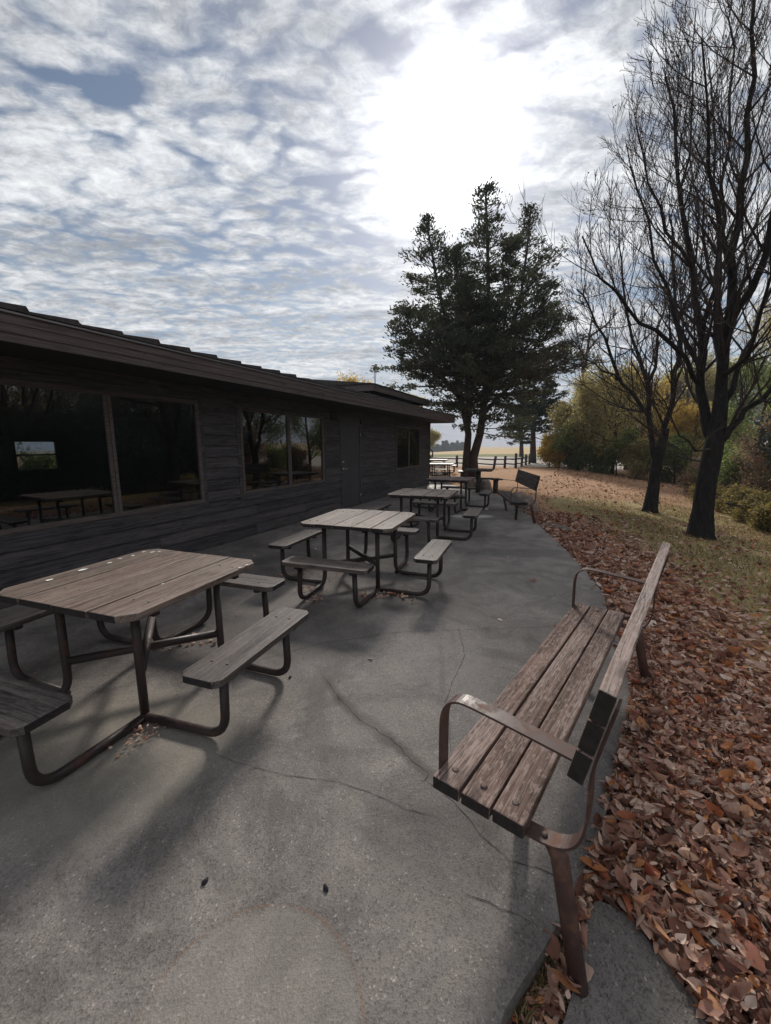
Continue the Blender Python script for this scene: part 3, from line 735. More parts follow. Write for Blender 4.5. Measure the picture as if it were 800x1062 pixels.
blades(60000,(2.6,14),(2.5,16),lambda x,y: 0 if x<edge_t(y)+.1 else max(.05,sst(1.0,3.4,x-edge_t(y)))*(.5+.5*math.sin(x*2.1+y)*math.cos(y*1.7-x*.4))*(1-.7*sst(9,15,y)),.075,'lawn_grass','short yellow-green grass showing between the leaves')
blades(3600,(.40,1.5),(.55,2.6),lambda x,y: (1. if abs(x-edge_t(y)-.02)<.03 else (.012 if x>edge_t(y) and not in_pad(x,y) else 0)),.05,'edge_grass','small green weeds growing at the slab edge',.004)

# ------------------------------------------------------------------ building (local x along the wall, local y outwards from the wall, origin at wall base)
WY=R(24); O=Vector((-2.5,6.8,0))
bld=empty('lodge_building',(O.x,O.y,0),math.pi/2-WY); # local +x = (sin24,cos24); local -y = outward
tag(bld,'low dark brown wood-sided park building with deep eaves along the left of the patio','building')
def S(p): return p
U0,U1,DEP=-9.0,10.42,8.2; HW=2.46
holes=[(-3.38,-.72,.73,2.24),(.10,2.66,.76,2.22),(3.40,4.48,-.01,2.13),(6.93,9.22,.78,2.18),(-8.2,-5.4,.73,2.24)]
# siding boards, outward is -y
mb=MB(); rnd=random.Random(11); ex=.172; z=.04
cuts=sorted(set([U0,U1]+[h[0] for h in holes]+[h[1] for h in holes]))
while z<HW-.02:
    z1=min(z+ex,HW)
    # free spans at this course
    edges=[U0]; spans=[]
    for h in sorted(holes):
        if z1>h[2]+.02 and z<h[3]-.02: spans.append((edges[-1],h[0])); edges.append(h[1])
        elif False: pass
    spans.append((edges[-1],U1))
    for a,b in spans:
        x=a
        while x<b-1e-6:
            nx=min(b,x+rnd.uniform(1.4,3.4))
            if b-nx<.4: nx=b
            tn=rnd.random(); w=rnd.uniform(-.0015,.0015)
            zt=z1+.018 if z1<HW-.03 else z1
            lo=.036+w; hi=.009
            for h in holes:
                pass
            g=.0015
            vs=[(x+g,-lo,z),(nx-g,-lo,z),(nx-g,0,z),(x+g,0,z),(x+g,-hi,zt),(nx-g,-hi,zt),(nx-g,0,zt),(x+g,0,zt)]
            mb.add(vs,[(3,2,1,0),(4,5,6,7),(0,1,5,4),(1,2,6,5),(2,3,7,6),(3,0,4,7)],tn)
            x=nx
    z=z1
mb.build('siding',M['siding'],bld)
# wall core with openings
def wall_core(mb,y0,y1,hs,u0,u1,h):
    xs=sorted([u0,u1]+[a for q in hs for a in q[:2]])
    for a,b in zip(xs,xs[1:]):
        q=[q for q in hs if abs(q[0]-a)<1e-6]
        if q:
            q=q[0]
            if q[2]>.0: mb.box((a,y0,-.05),(b,y1,q[2]))
            mb.box((a,y0,q[3]),(b,y1,h))
        else: mb.box((a,y0,-.05),(b,y1,h))
mb=MB(); wall_core(mb,.002,.14,holes,U0,U1,HW)
BW=(.56,1.58,.88,1.72); wall_core(mb,DEP-.14,DEP,[BW],U0,U1,HW)
mb.box((U0,.142,-.05),(U0+.14,DEP-.142,HW)); mb.box((U1-.14,.142,-.05),(U1,DEP-.142,HW))
mb.build('wall',M['interior'],bld)
mb=MB(); rnd=random.Random(5); z=.04    # end wall boards facing +x
while z<HW-.02:
    z1=min(z+ex,HW)
    vs=[(U1+.024,-.02,z),(U1+.024,DEP,z),(U1,DEP,z),(U1,-.02,z),(U1+.006,-.02,z1),(U1+.006,DEP,z1),(U1,DEP,z1),(U1,-.02,z1)]
    mb.add(vs,[(3,2,1,0),(4,5,6,7),(0,1,5,4),(1,2,6,5),(2,3,7,6),(3,0,4,7)],rnd.random()); z=z1
mb.build('siding',M['siding'],bld)
mb=MB(); mb.box((U0+.1,.1,-.10),(U1-.1,DEP-.1,-.052)); mb.build('floor',M['interior_floor'],bld)
mb=MB(); mb.box((U1-.07,-.034,.02),(U1+.034,-.0265,HW)); mb.box((U0,-.03,-.02),(U1,0,.036)); mb.build('corner_board',M['siding'],bld)
# windows
def window(q,mull,lab=None,parts=('frame',)):
    a,b,c,d=q; mb=MB(); f=.055; y0,y1=-.040,.02
    mb.box((a,y0,c),(a+f,y1,d),.4); mb.box((b-f,y0,c),(b,y1,d),.6)
    mb.box((a+f,y0,c),(b-f,y1,c+f),.5); mb.box((a+f,y0,d-f),(b-f,y1,d),.3)
    w=mb.build('window',M['trim'],bld,bevel=.003)
    xs=[a+f]+[x for m in mull for x in (m-.045,m+.045)]+[b-f]
    for m in mull:
        mb=MB(); mb.box((m-.045,-.036,c+f),(m-.004,.016,d-f),.5); mb.box((m+.004,-.036,c+f),(m+.045,.016,d-f),.7); mb.box((m-.004,-.024,c+f),(m+.004,.01,d-f),.2); mb.build('mullion',M['trim'],w,bevel=.003)
    for i in range(0,len(xs),2):
        mb=MB(); mb.add([(xs[i],-.012,c+f),(xs[i+1],-.012,c+f),(xs[i+1],-.012,d-f),(xs[i],-.012,d-f)],[(0,1,2,3)]); mb.build('pane',M['glass'],w)
    # wide flat casing board around the opening
    mb=MB(); k=.07
    mb.box((a-k,-.033,c-k-.02),(b+k,-.027,c-.002),.4); mb.box((a-k,-.033,d+.002),(b+k,-.027,d+k),.4)
    mb.box((a-k,-.033,c-.002),(a-.002,-.027,d+.002),.4); mb.box((b+.002,-.033,c-.002),(b+k,-.027,d+.002),.4); mb.build('casing',M['siding'],w)
window(holes[0],[-2.03]); window(holes[1],[1.42]); window(holes[3],[8.08]); window(holes[4],[-6.8])
mb=MB(); a,b,c,d=BW; f=.05
for bx in [((a,DEP-.12,c),(a+f,DEP-.05,d)),((b-f,DEP-.12,c),(b,DEP-.05,d)),((a+f,DEP-.12,c),(b-f,DEP-.05,c+f)),((a+f,DEP-.12,d-f),(b-f,DEP-.05,d)),((a+f,DEP-.11,1.30),(b-f,DEP-.06,1.34))]: mb.box(*bx)
w=mb.build('rear_window',M['trim'],bld)
mb=MB(); mb.add([(BW[0]+.05,DEP-.085,BW[2]+.05),(BW[1]-.05,DEP-.085,BW[2]+.05),(BW[1]-.05,DEP-.085,BW[3]-.05),(BW[0]+.05,DEP-.085,BW[3]-.05)],[(0,1,2,3)]); mb.build('pane',M['glass'],w)
# door
a,b,c,d=holes[2]; mb=MB(); f=.06
mb.box((a,-.036,0),(a+f,.03,d),.5); mb.box((b-f,-.036,0),(b,.03,d),.5); mb.box((a+f,-.036,d-f),(b-f,.03,d),.5); mb.build('door_frame',M['door'],bld,bevel=.003)
mb=MB(); mb.box((a+f+.004,-.016,.012),(b-f-.004,.03,d-f-.004),.5); dr=mb.build('door',M['door'],bld)
mb=MB(); mb.tube([(a+f+.075,-.016,1.0),(a+f+.075,-.035,1.0)],.032,14); mb.tube([(a+f+.075,-.032,1.0),(a+f+.075,-.075,1.0),(a+f+.085,-.085,1.0),(a+f+.19,-.085,.995)],.011,10); mb.build('handle',M['chrome'],dr)
mb=MB(); mb.tube([(a+f+.075,-.016,1.17),(a+f+.075,-.034,1.17)],.030,14); mb.build('lock',M['chrome'],dr)
mb=MB()
for z in (.25,1.05,1.85): mb.tube([(b-f-.002,-.040,z-.05),(b-f-.002,-.040,z+.05)],.009,8)
mb.build('hinge',M['chrome'],dr)
mb=MB(); mb.box((2.98,-.10,2.16),(3.16,-.027,2.36)); mb.build('wall_lamp',M['soffit'],bld,bevel=.01)
# roof: soffit, stepped fascia, shingle courses
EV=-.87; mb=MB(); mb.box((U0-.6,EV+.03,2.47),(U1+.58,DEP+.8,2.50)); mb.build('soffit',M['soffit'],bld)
mb=MB()
for k,(z0,z1,y) in enumerate([(2.435,2.505,EV+.016),(2.505,2.578,EV+.007),(2.578,2.655,EV)]):
    mb.box((U0-.6,y,z0),(U1+.60,y+.026,z1-.0),.35+.1*k)
    mb.box((U1+.601-.0,EV+.02,z0),(U1+.625,DEP+.8,z1),.4)
mb.build('fascia',M['trim'],bld,bevel=.003)
mb=MB(); mb.box((U0-.6,EV-.022,2.655),(U1+.62,EV+.03,2.672)); mb.build('drip_edge',M['pipe'],bld)
SL=.165
roofM=MB(); roofM.add([(U0-.6,EV-.01,2.674),(U1+.62,EV-.01,2.674),(U1+.62,3.7,2.674+SL*4.57),(U0-.6,3.7,2.674+SL*4.57),(U0-.6,DEP+.8,2.674),(U1+.62,DEP+.8,2.674)],[(0,1,2,3),(3,2,5,4),(0,4,5,1),(0,3,4),(1,5,2)],.5)
roof=roofM.build('roof',M['shingle'],bld)
mb=MB(); rnd=random.Random(9)
for r in range(7):
    y0=EV-.035+r*.30; x=U0-.6+(r%2)*.2
    while x<U1+.60:
        w=.40+rnd.uniform(-.02,.02); x1=min(x+w,U1+.62); th=.036+rnd.uniform(-.005,.006)
        zb=2.676+SL*(y0-EV+.03)+.004; zt=zb+SL*.36
        # each plate is thick at its left end and tucks down to the right
        vs=[(x,y0,zb),(x1,y0,zb),(x1,y0+.36,zt),(x,y0+.36,zt),(x,y0,zb+th*.62),(x1-.03,y0,zb+th+.018),(x1-.03,y0+.36,zt+.030),(x,y0+.36,zt+.012)]
        mb.add(vs,[(3,2,1,0),(4,5,6,7),(0,1,5,4),(1,2,6,5),(2,3,7,6),(3,0,4,7)],rnd.random()); x=x1+.002
mb.build('shingle_course',M['shingle'],roof)
# raised roof monitor
mo=MB(); mo.box((6.0,.45,2.80),(10.35,4.2,3.12)); mo.build('monitor_wall',M['siding'],bld)
mb=MB(); mb.box((5.6,.12,3.12),(10.75,.15,3.31)); mb.box((5.6,.152,3.12),(5.63,4.5,3.31)); mb.box((10.72,.152,3.12),(10.75,4.5,3.31)); mb.build('monitor_fascia',M['trim'],bld,bevel=.003)
mb=MB(); mb.add([(5.55,.07,3.314),(10.8,.07,3.314),(10.8,2.3,3.56),(5.55,2.3,3.56),(5.55,4.55,3.314),(10.8,4.55,3.314)],[(0,1,2,3),(3,2,5,4),(0,3,4),(1,5,2),(0,4,5,1)]); mb.build('monitor_roof',M['shingle'],bld)
mb=MB(); mb.tube([(9.0,1.7,3.3),(9.0,1.7,4.3)],.02,10); mb.build('vent_pipe',M['pipe'],bld)

# ------------------------------------------------------------------ trees
def grow(rnd,start,d,length,r0,level,maxlev,out,up=.12,wander=.22,nch=(7,7,6,5),ratio=.55,ang=(25,55),rmin=.004,tips=None):
    n=max(3,int(4+length*1.3)) if level<2 else (4 if level<maxlev else 3)
    p=Vector(start); d=Vector(d).normalized(); pts=[p.copy()]; seg=length/n; dirs=[d.copy()]
    for i in range(n):
        d=(d+Vector((rnd.gauss(0,1),rnd.gauss(0,1),rnd.gauss(0,1)))*wander*.5+Vector((0,0,up))).normalized()
        p=p+d*seg; pts.append(p.copy()); dirs.append(d.copy())
    r1=max(rmin,r0*.28); rad=[r0+(r1-r0)*(i/n)**.8 for i in range(n+1)]
    out.append((pts,rad,level))
    if tips is not None and level>=maxlev-1: tips.append((pts[-1],dirs[-1]))
    if level>=maxlev: return
    k=nch[min(level,len(nch)-1)]
    for j in range(k):
        t=.22+.76*(j+rnd.random())/k; i=min(n-1,int(t*n)); f=t*n-i
        q=pts[i].lerp(pts[i+1],f); dd=dirs[i+1]
        a=R(rnd.uniform(*ang)); ax=dd.orthogonal().normalized(); ax=Matrix.Rotation(rnd.uniform(0,6.283),3,dd)@ax
        nd=Matrix.Rotation(a,3,ax)@dd
        rr=(rad[i]+(rad[i+1]-rad[i])*f)*rnd.uniform(.45,.62)
        grow(rnd,q,nd,length*ratio*rnd.uniform(.65,1.15)*(1.15-.55*t),max(rmin,rr),level+1,maxlev,out,up,wander*1.1,nch,ratio,ang,rmin,tips)
def tubes_obj(name,lst,mat,parent):
    mb=MB()
    for pts,rad,lv in lst:
        s=12 if rad[0]>.12 else 8 if rad[0]>.04 else 5 if rad[0]>.015 else 3
        mb.tube(pts,rad,s,random.random(),cap=s>4)
    return mb.build(name,mat,parent)
def leaves_np(pts,per,spread,size,rnd_dir_bias=None,up=0.,wr=.42):
    P=np.repeat(np.array(pts),per,0); n=len(P)
    C=P+RNG.normal(0,1,(n,3))*spread
    a=RNG.normal(0,1,(n,3)); a[:,2]+=up
    if rnd_dir_bias is not None: a+=np.repeat(rnd_dir_bias,per,0)
    a/=np.linalg.norm(a,axis=1)[:,None]; b=np.cross(a,RNG.normal(0,1,(n,3))); b/=np.linalg.norm(b,axis=1)[:,None]
    s=size*RNG.uniform(.6,1.4,(n,1)); w=s*wr
    V=np.stack([C-a*s*.5,C+b*w*.5,C+a*s*.5,C-b*w*.5],1).reshape(-1,3); F=np.arange(4*n).reshape(-1,4)
    return V,F,n
def planep(px,py,Y):
    d=ray(px,py); return Vector((0,0,H))+d*(Y/d.y)

# big bare tree
def big_tree():
    q=hit(726,557); root=empty('bare_tree',(q.x,q.y,T(q.x,q.y)-.05)); tag(root,'large bare tree with a thick black trunk forking low, rightmost on the lawn','tree')
    o=Vector(root.location); Y=q.y; rnd=random.Random(21)
    def pp(px,py,dy=0): return planep(px,py,Y+dy)-o
    base=Vector((0,0,0)); f1=pp(742,455); 
    lo=[]; out=[]
    w=.185
    trunk=[base+Vector((0,0,-.1)),base+Vector((0,0,.1)),pp(729,530),pp(733,500),pp(739,470),pp(745,440),pp(748,405,-.2)]
    lo.append((trunk,[w*1.9,w*1.32,w*.99,w*.92,w*.92,w*.74,w*.5],0))
    limbs=[([pp(741,462),pp(731,425,.2),pp(726,390,.3),pp(727,340,.4),pp(719,280,.5),pp(708,220,.6),pp(701,150,.8),pp(690,80,1)],.125),
           ([pp(746,448),pp(748,400,-.2),pp(752,350,-.3),pp(760,290,-.4),pp(767,230,-.5),pp(776,160,-.6),pp(783,80,-.8),pp(786,-40,-1)],.135),
           ([pp(744,468,-.05),pp(753,452,-.12),pp(768,434,-.25),pp(790,415,-.5),pp(822,388,-.8),pp(860,340,-1),pp(900,270,-1.2)],.10),
           ([pp(727,400,.3),pp(712,372,-.2),pp(680,342,-.6),pp(650,318,-.9),pp(622,288,-1.1),pp(604,245,-1.2)],.06),
           ([pp(748,400,-.2),pp(742,350,.5),pp(743,300,.9),pp(745,230,1.3),pp(742,150,1.7),pp(735,60,2.0)],.08),
           ([pp(752,350,-.3),pp(780,300,-.8),pp(800,230,-1.2),pp(815,150,-1.5),pp(822,40,-1.8)],.09),
           ([pp(740,470),pp(722,468,-.3),pp(705,452,-.5),pp(694,425,-.8),pp(680,405,-1.0)],.032),
           ([pp(738,478),pp(716,476,.5),pp(698,462,.9),pp(685,452,1.2)],.028),
           ([pp(726,380,.3),pp(700,330,.9),pp(678,270,1.2),pp(662,200,1.5),pp(650,150,1.7)],.06),
           ([pp(719,280,.5),pp(690,240,.1),pp(672,190,-.3),pp(660,130,-.6)],.045),
           ([pp(760,290,-.4),pp(745,220,-1.0),pp(735,130,-1.5),pp(728,40,-2)],.055),
           ([pp(750,390,-.2),pp(775,370,-1.4),pp(790,320,-2.4),pp(800,250,-3)],.06),
           ([pp(790,415,-.5),pp(815,420,-.9),pp(860,425,-1.5)],.035),
           ([pp(727,360,.4),pp(742,300,.0),pp(752,230,.1),pp(757,150,.2),pp(762,50,.2),pp(765,-30,.2)],.06),
           ([pp(708,220,.6),pp(716,160,.9),pp(719,90,1.1),pp(722,10,1.2)],.04),
           ([pp(750,420,-.15),pp(764,385,-.1),pp(782,350,.15),pp(795,310,.4),pp(806,260,.8),pp(812,180,1.0),pp(815,80,1.1)],.07)]
    for P,r in limbs:
        Q=[]
        for a,b in zip(P,P[1:]): Q+=[a,a.lerp(b,.5)+Vector((rnd.gauss(0,.04),rnd.gauss(0,.06),rnd.gauss(0,.04)))]
        Q.append(P[-1]); n=len(Q); rad=[max(.011,r*.84*(1-.82*(i/(n-1))**.85)) for i in range(n)]
        (lo if r>.05 else out).append((Q,rad,1))
        L=sum((b-a).length for a,b in zip(Q,Q[1:])); kids=int(4+L*2.15)
        for j in range(kids):
            t=.2+.8*(j+rnd.random())/kids; i=min(n-2,int(t*(n-1))); s=Q[i]; d=(Q[i+1]-Q[i]).normalized()
            ax=Matrix.Rotation(rnd.uniform(0,6.283),3,d)@d.orthogonal().normalized(); nd=Matrix.Rotation(R(rnd.uniform(28,58)),3,ax)@d
            grow(rnd,s,nd,rnd.uniform(1.1,2.3)*(1.25-.6*t)*min(1.2,.55+L*.12),max(.010,rad[i]*.45),2,4,out,up=.16,wander=.17,nch=(0,0,7,6),ratio=.52,ang=(18,44),rmin=.0029)
    tubes_obj('trunk',lo,M['bark'],root)
    tips=[]; tubes_obj('branches',out,M['twig'],root)
    sel=[p[-1] for p,_,lv in out if lv==4]; sel=random.Random(2).sample(sel,min(len(sel),900))
    V,F,n=leaves_np([tuple(p) for p in sel],1,.03,.055); np_mesh('withered_leaves',V,F,np.repeat(RNG.random(n)*.5,4),M['brown_leaf'],root)
    print('big tree tubes',len(out))
big_tree()
def second_tree():
    global BT2
    q=hit(674,531); root=empty('bare_tree',(q.x,q.y,T(q.x,q.y)-.05)); tag(root,'slimmer bare tree with a twin-stemmed trunk, left of the thick black one','tree')
    o=Vector(root.location); Y=q.y; rnd=random.Random(33)
    def pp(px,py,dy=0): return planep(px,py,Y+dy)-o
    lo=[];out=[]
    w=.155*1.0*Y/11
    lo.append(([Vector((0,0,-.1)),Vector((0,0,.15)),pp(678,505),pp(681,480),pp(686,462,-.1),pp(691,444,-.2)],[w*1.8,w*1.2,w*.92,w*.88,w*.72,w*.55],0))
    limbs=[([pp(681,482),pp(676,455,.2),pp(673,432,.3),pp(665,421,.3),pp(645,398,.1),pp(634,370,0),pp(627,349,-.2),pp(612,320,-.4),pp(598,300,-.6)],w*.52),
           ([pp(673,432,.3),pp(671,395,.5),pp(663,370,.6),pp(656,352,.7),pp(648,309,.8),pp(645,270,.9),pp(642,235,1)],w*.42),
           ([pp(683,478),pp(690,452,-.2),pp(694,430,-.2),pp(700,400,-.3),pp(705,375,-.3),pp(702,337,-.4),pp(700,300,-.5),pp(697,260,-.7),pp(694,222,-.9)],w*.60),
           ([pp(671,400,.5),pp(682,360,1),pp(690,320,1.4),pp(688,270,1.7)],w*.33),
           ([pp(702,337,-.4),pp(720,300,-1),pp(728,262,-1.3)],w*.3),
           ([pp(645,398,.1),pp(625,385,.6),pp(606,372,1),pp(592,350,1.2)],w*.22),
           ([pp(694,430,-.2),pp(712,400,.6),pp(722,370,1)],w*.25)]
    for P,r in limbs:
        Q=[]
        for a,b in zip(P,P[1:]): Q+=[a,a.lerp(b,.5)+Vector((rnd.gauss(0,.05),rnd.gauss(0,.07),rnd.gauss(0,.05)))]
        Q.append(P[-1]); n=len(Q); rad=[max(.014,r*(1-.8*(i/(n-1))**.85)) for i in range(n)]
        lo.append((Q,rad,1)); L=sum((b-a).length for a,b in zip(Q,Q[1:])); kids=int(4+L*2.2)
        for j in range(kids):
            t=.2+.8*(j+rnd.random())/kids; i=min(n-2,int(t*(n-1))); s=Q[i]; d=(Q[i+1]-Q[i]).normalized()
            ax=Matrix.Rotation(rnd.uniform(0,6.283),3,d)@d.orthogonal().normalized(); nd=Matrix.Rotation(R(rnd.uniform(28,60)),3,ax)@d
            grow(rnd,s,nd,rnd.uniform(1.2,2.4)*(1.2-.5*t),max(.012,rad[i]*.45),2,4,out,up=.14,wander=.18,nch=(0,0,6,5),ratio=.5,ang=(20,46),rmin=.0045)
    tubes_obj('trunk',lo,M['bark'],root); tubes_obj('branches',out,M['twig'],root)
    sel=[p[-1] for p,_,lv in out if lv==4]; sel=random.Random(2).sample(sel,min(len(sel),700))
    V,F,n=leaves_np([tuple(p) for p in sel],1,.03,.07); np_mesh('withered_leaves',V,F,np.repeat(RNG.random(n),4),M['brown_leaf'],root); BT2=root
    # birdhouse-like burl on the right of the trunk
second_tree()

# conifers
def conifer(lab,loc,leaders,trunk_r,seed,leafmat,nspray,scale=1.,barkmat=None,leaf=.17,per=22,fork=None):
    """leaders: list of (list of points, crown bottom fraction, max branch length)"""
    rnd=random.Random(seed); root=empty('cedar_tree',loc); tag(root,lab,'tree'); lo=[]; sp=[]; dr=[]
    for P,t0,bl,r in leaders:
        P=[Vector(p) for p in P]; n=len(P); rad=[max(.02,r*(1-.9*(i/(n-1))**.9)) for i in range(n)]; lo.append((P,rad,0))
        L=sum((b-a).length for a,b in zip(P,P[1:])); cum=[0]
        for a,b in zip(P,P[1:]): cum.append(cum[-1]+(b-a).length/L)
        nb=int(nspray*L)
        for j in range(nb):
            t=t0+(1-t0)*((j+rnd.random())/nb)**.9
            i=max(k for k in range(n-1) if cum[k]<=t); s=P[i].lerp(P[i+1],(t-cum[i])/(cum[i+1]-cum[i]))
            tt=(t-t0)/(1-t0)
            env=(min(1,.7+tt*2.0))*(1-tt)**.88*(.95+.28*math.sin(tt*23+seed))+.03
            bL=bl*env*rnd.uniform(.55,1.18); az=rnd.uniform(0,6.283); el=rnd.uniform(-.28,.22)+.45*tt**1.5
            d=Vector((math.cos(az)*math.cos(el),math.sin(az)*math.cos(el),math.sin(el)))
            m=max(3,int(bL/.35)+2); p=s.copy(); pts=[p.copy()]
            for k in range(m):
                d=(d+Vector((rnd.gauss(0,.09),rnd.gauss(0,.09),.035+rnd.gauss(0,.05)))).normalized(); p=p+d*(bL/m); pts.append(p.copy())
                if k>=m*.28:
                    for _ in range((2 if k<m-1 else 3) if bL>.7 else 1):
                        if rnd.random()<.72:
                            q=p+Vector((rnd.gauss(0,.20),rnd.gauss(0,.20),rnd.gauss(.0,.05)))*min(1,bL)
                            sp.append(tuple(q)); dr.append(tuple(d*2.4+Vector((0,0,.5))))
            lo.append((pts,[max(.008,.012+bL*.010)*(1-.75*k/m) for k in range(m+1)],1))
    tubes_obj('trunk',lo,barkmat or M['cedar_bark'],root)
    V,F,n=leaves_np(sp,per,(.13,.13,.055),leaf,np.array(dr)*.8,wr=.34)
    cl=np.repeat(RNG.random(len(sp)),per); tint=np.clip(cl*.65+RNG.random(n)*.35,0,1)
    np_mesh('crown',V,F,np.repeat(tint,4),leafmat,root); print('conifer sprays',len(sp)); return root
def cedar():
    g=gnd(487,498); q=Vector((g.x,g.y,0)); z=T(q.x,q.y); Y=q.y; o=Vector((q.x,q.y,z))
    def pp(px,py,dy=0): return planep(px,py,Y+dy)-o
    b=Vector((0,0,-.1))
    tr=[b,pp(484,470),pp(485,440),pp(478,420)]
    leaders=[([b+Vector((-.18,0,0)),pp(484,475),pp(486,450,.1),pp(479,415,.2),pp(472,380,.3),pp(462,330,.5),pp(452,285,.6),pp(444,238,.7),pp(442,225,.7)],.26,3.3,.20),
             ([b+Vector((.22,0,0)),pp(491,475,0),pp(498,450,0),pp(503,415,-.1),pp(506,370,0),pp(507,320,.1),pp(506,260,0),pp(504,205,0),pp(505,192,0)],.18,3.5,.23),
             ([pp(503,418,-.1),pp(515,390,.3),pp(528,350,.5),pp(540,310,.6),pp(546,265,.5),pp(550,228,.3),pp(551,215,.3)],.05,3.3,.13),
             ([pp(479,415,.2),pp(462,395,-.8),pp(445,375,-1.4),pp(428,345,-1.8),pp(418,318,-2)],.30,2.6,.12),
             ([pp(500,430,0),pp(525,405,.9),pp(545,380,1.5),pp(562,345,1.8),pp(578,315,2.2)],.30,2.8,.11),
             ([pp(486,440,.1),pp(490,400,1.2),pp(485,350,2.0),pp(480,290,2.3)],.30,2.2,.12)]
    leaders+=[([pp(486,430,.1),pp(484,390,-.6),pp(478,340,-.7),pp(474,290,-.5),pp(473,255,-.3)],.25,1.8,.10),([pp(503,400,0),pp(520,360,-.6),pp(527,310,-.6),pp(529,255,-.4)],.2,1.7,.10)]
    conifer('tall dark cedar with a forked trunk and three pointed tops beyond the patio',o,leaders,.3,4,M['cedar_leaf'],12.5,per=25,leaf=.15)
cedar()
def far_cedar(px,py,top,lab,seed,bl,extra=()):
    q=hit(px,py); Y=q.y; o=Vector((q.x,q.y,T(q.x,q.y)))
    def pp(x,y,dy=0): return planep(x,y,Y+dy)-o
    leaders=[([Vector((0,0,-.1)),pp(px,top+.7*(py-top)),pp(px+1,top+.35*(py-top)),pp(px+2,top)],.22,bl,.30)]
    for (x,t,dy) in extra: leaders.append(([pp(px,top+.6*(py-top)),pp((px+x)/2,(top+.5*(py-top)+t)/2,dy),pp(x,t,dy)],.1,bl*.8,.14))
    conifer(lab,o,leaders,.3,seed,M['cedar_leaf_far'],9,per=22,leaf=.25)
far_cedar(553,480,372,'broad dark cedar behind the second bench, right of the forked one',7,3.3,((535,395,1),(575,398,-1),(585,420,0)))
far_cedar(541,474,412,'small dark cedar at the fence, half hidden behind the broad cedar',8,2.4,((524,425,1),))

# broadleaf background trees
def broadleaf(name,lab,loc,h,w,seed,mat,dens=1.,grp=None,leaf=.16,trunk=.16,low=.12,barkm=None,cat='tree'):
    rnd=random.Random(seed); root=empty(name,loc); tag(root,lab,cat,grp); out=[]
    n0=6
    stem=[Vector((0,0,-.2)),Vector((rnd.gauss(0,.1),rnd.gauss(0,.1),h*.25)),Vector((rnd.gauss(0,.25),rnd.gauss(0,.25),h*.55)),Vector((rnd.gauss(0,.3),rnd.gauss(0,.3),h*.85))]
    out.append((stem,[trunk,trunk*.8,trunk*.5,.03],0))
    for j in range(11):
        t=low+.75*(j+rnd.random())/11; k=min(2,int(t*3)); s=stem[k].lerp(stem[k+1],t*3-k) if t<1 else stem[-1]
        az=rnd.uniform(0,6.283); el=rnd.uniform(.3,1.0)
        d=Vector((math.cos(az)*math.cos(el),math.sin(az)*math.cos(el),math.sin(el)))
        grow(rnd,s,d,w*.62*rnd.uniform(.7,1.15)*(1.1-.45*t),trunk*.4,1,3,out,up=.10,wander=.25,nch=(0,6,5),ratio=.55,rmin=.008)
    tubes_obj('trunk',out,barkm or M['twig'],root)
    tips=[tuple(p[-1]) for p,_,lv in out if lv>=2]+[tuple(p[1]) for p,_,lv in out if lv>=3]
    if dens>0:
        k=max(1,int(15*dens)); keep=tips if dens>=.3 else random.Random(1).sample(tips,int(len(tips)*dens*3))
        V,F,n=leaves_np(keep,k,.30*(h/7)**.5,leaf)
        cl=np.repeat(RNG.random(len(keep)),k); np_mesh('crown',V,F,np.repeat(np.clip(cl*.6+RNG.random(n)*.4,0,1),4),mat,root)
    return root
def bg(px,py,top,wpx,kind,lab,seed,dens=1.,leaf=None,name=None,grp='trees and bushes beyond the lawn',low=.12,cat='tree',push=0):
    q=hit(px,py); x,y=q.x,q.y
    if push: l=math.hypot(x,y); x,y=x*(1+push/l),y*(1+push/l)
    D=y; h=(py-top)/F_PX*D*1.0*(1+ (px-400)**2/F_PX**2*.0)
    w=wpx/F_PX*D
    return broadleaf(name or 'broadleaf_tree',lab,(x,y,T(x,y)),h*1.12,w,seed,M[kind],dens,grp,leaf or max(.07,.0055*D),trunk=max(.05,.02*h),low=low,cat=cat)
bg(600,488,398,62,'olive_leaf','tree with thin yellow-green leaves standing just right of the broad cedar',41,.9)
bg(635,492,395,75,'olive_leaf','dull olive tree with thinning leaves left of the slim bare tree',42,.9)
bg(625,488,400,60,'yellow_leaf','pale yellow tree crown showing over the bushes behind the lawn',43,.6,push=4)
bg(590,487,452,40,'green_leaf','rounded green bush at the foot of the yellow-green tree',44,1.6,name='bush',low=.0,cat='bush')
bg(570,485,462,28,'yellow_leaf','low yellowish bush beside the broad cedar trunk',45,1.3,name='bush',low=.0,cat='bush')
bg(610,489,448,40,'green_leaf','dense green bush in the middle of the hedge line',46,1.8,name='bush',low=.0,cat='bush')
bg(640,493,455,40,'green_leaf','dark green bush left of the slim bare tree trunk',47,1.8,name='bush',low=.0,cat='bush')
bg(660,496,462,34,'olive_leaf','olive bush directly behind the slim bare tree trunk',48,1.5,name='bush',low=.0,cat='bush')
bg(705,500,425,48,'yellow_leaf','golden yellow tree between the two bare trunks',49,1.3)
bg(700,502,458,40,'green_leaf','green bush below the golden tree between the bare trunks',50,1.6,name='bush',low=.0,cat='bush')
bg(715,495,380,75,'olive_leaf','olive-leaved tree behind the golden tree',51,1.,push=6)
bg(775,512,385,80,'green_leaf','dark green tree immediately right of the thick black trunk',52,1.3,push=3)
bg(790,500,330,110,'olive_leaf','tall olive green tree at the right edge of the picture',53,1.1,push=8)
bg(765,520,470,50,'green_leaf','shadowy green bush right of the thick black trunk',54,1.5,name='bush',low=.0,cat='bush')
bg(735,515,470,35,'brown_leaf','brown twiggy bush behind the thick black trunk',55,1.,name='bush',low=.0,cat='bush')
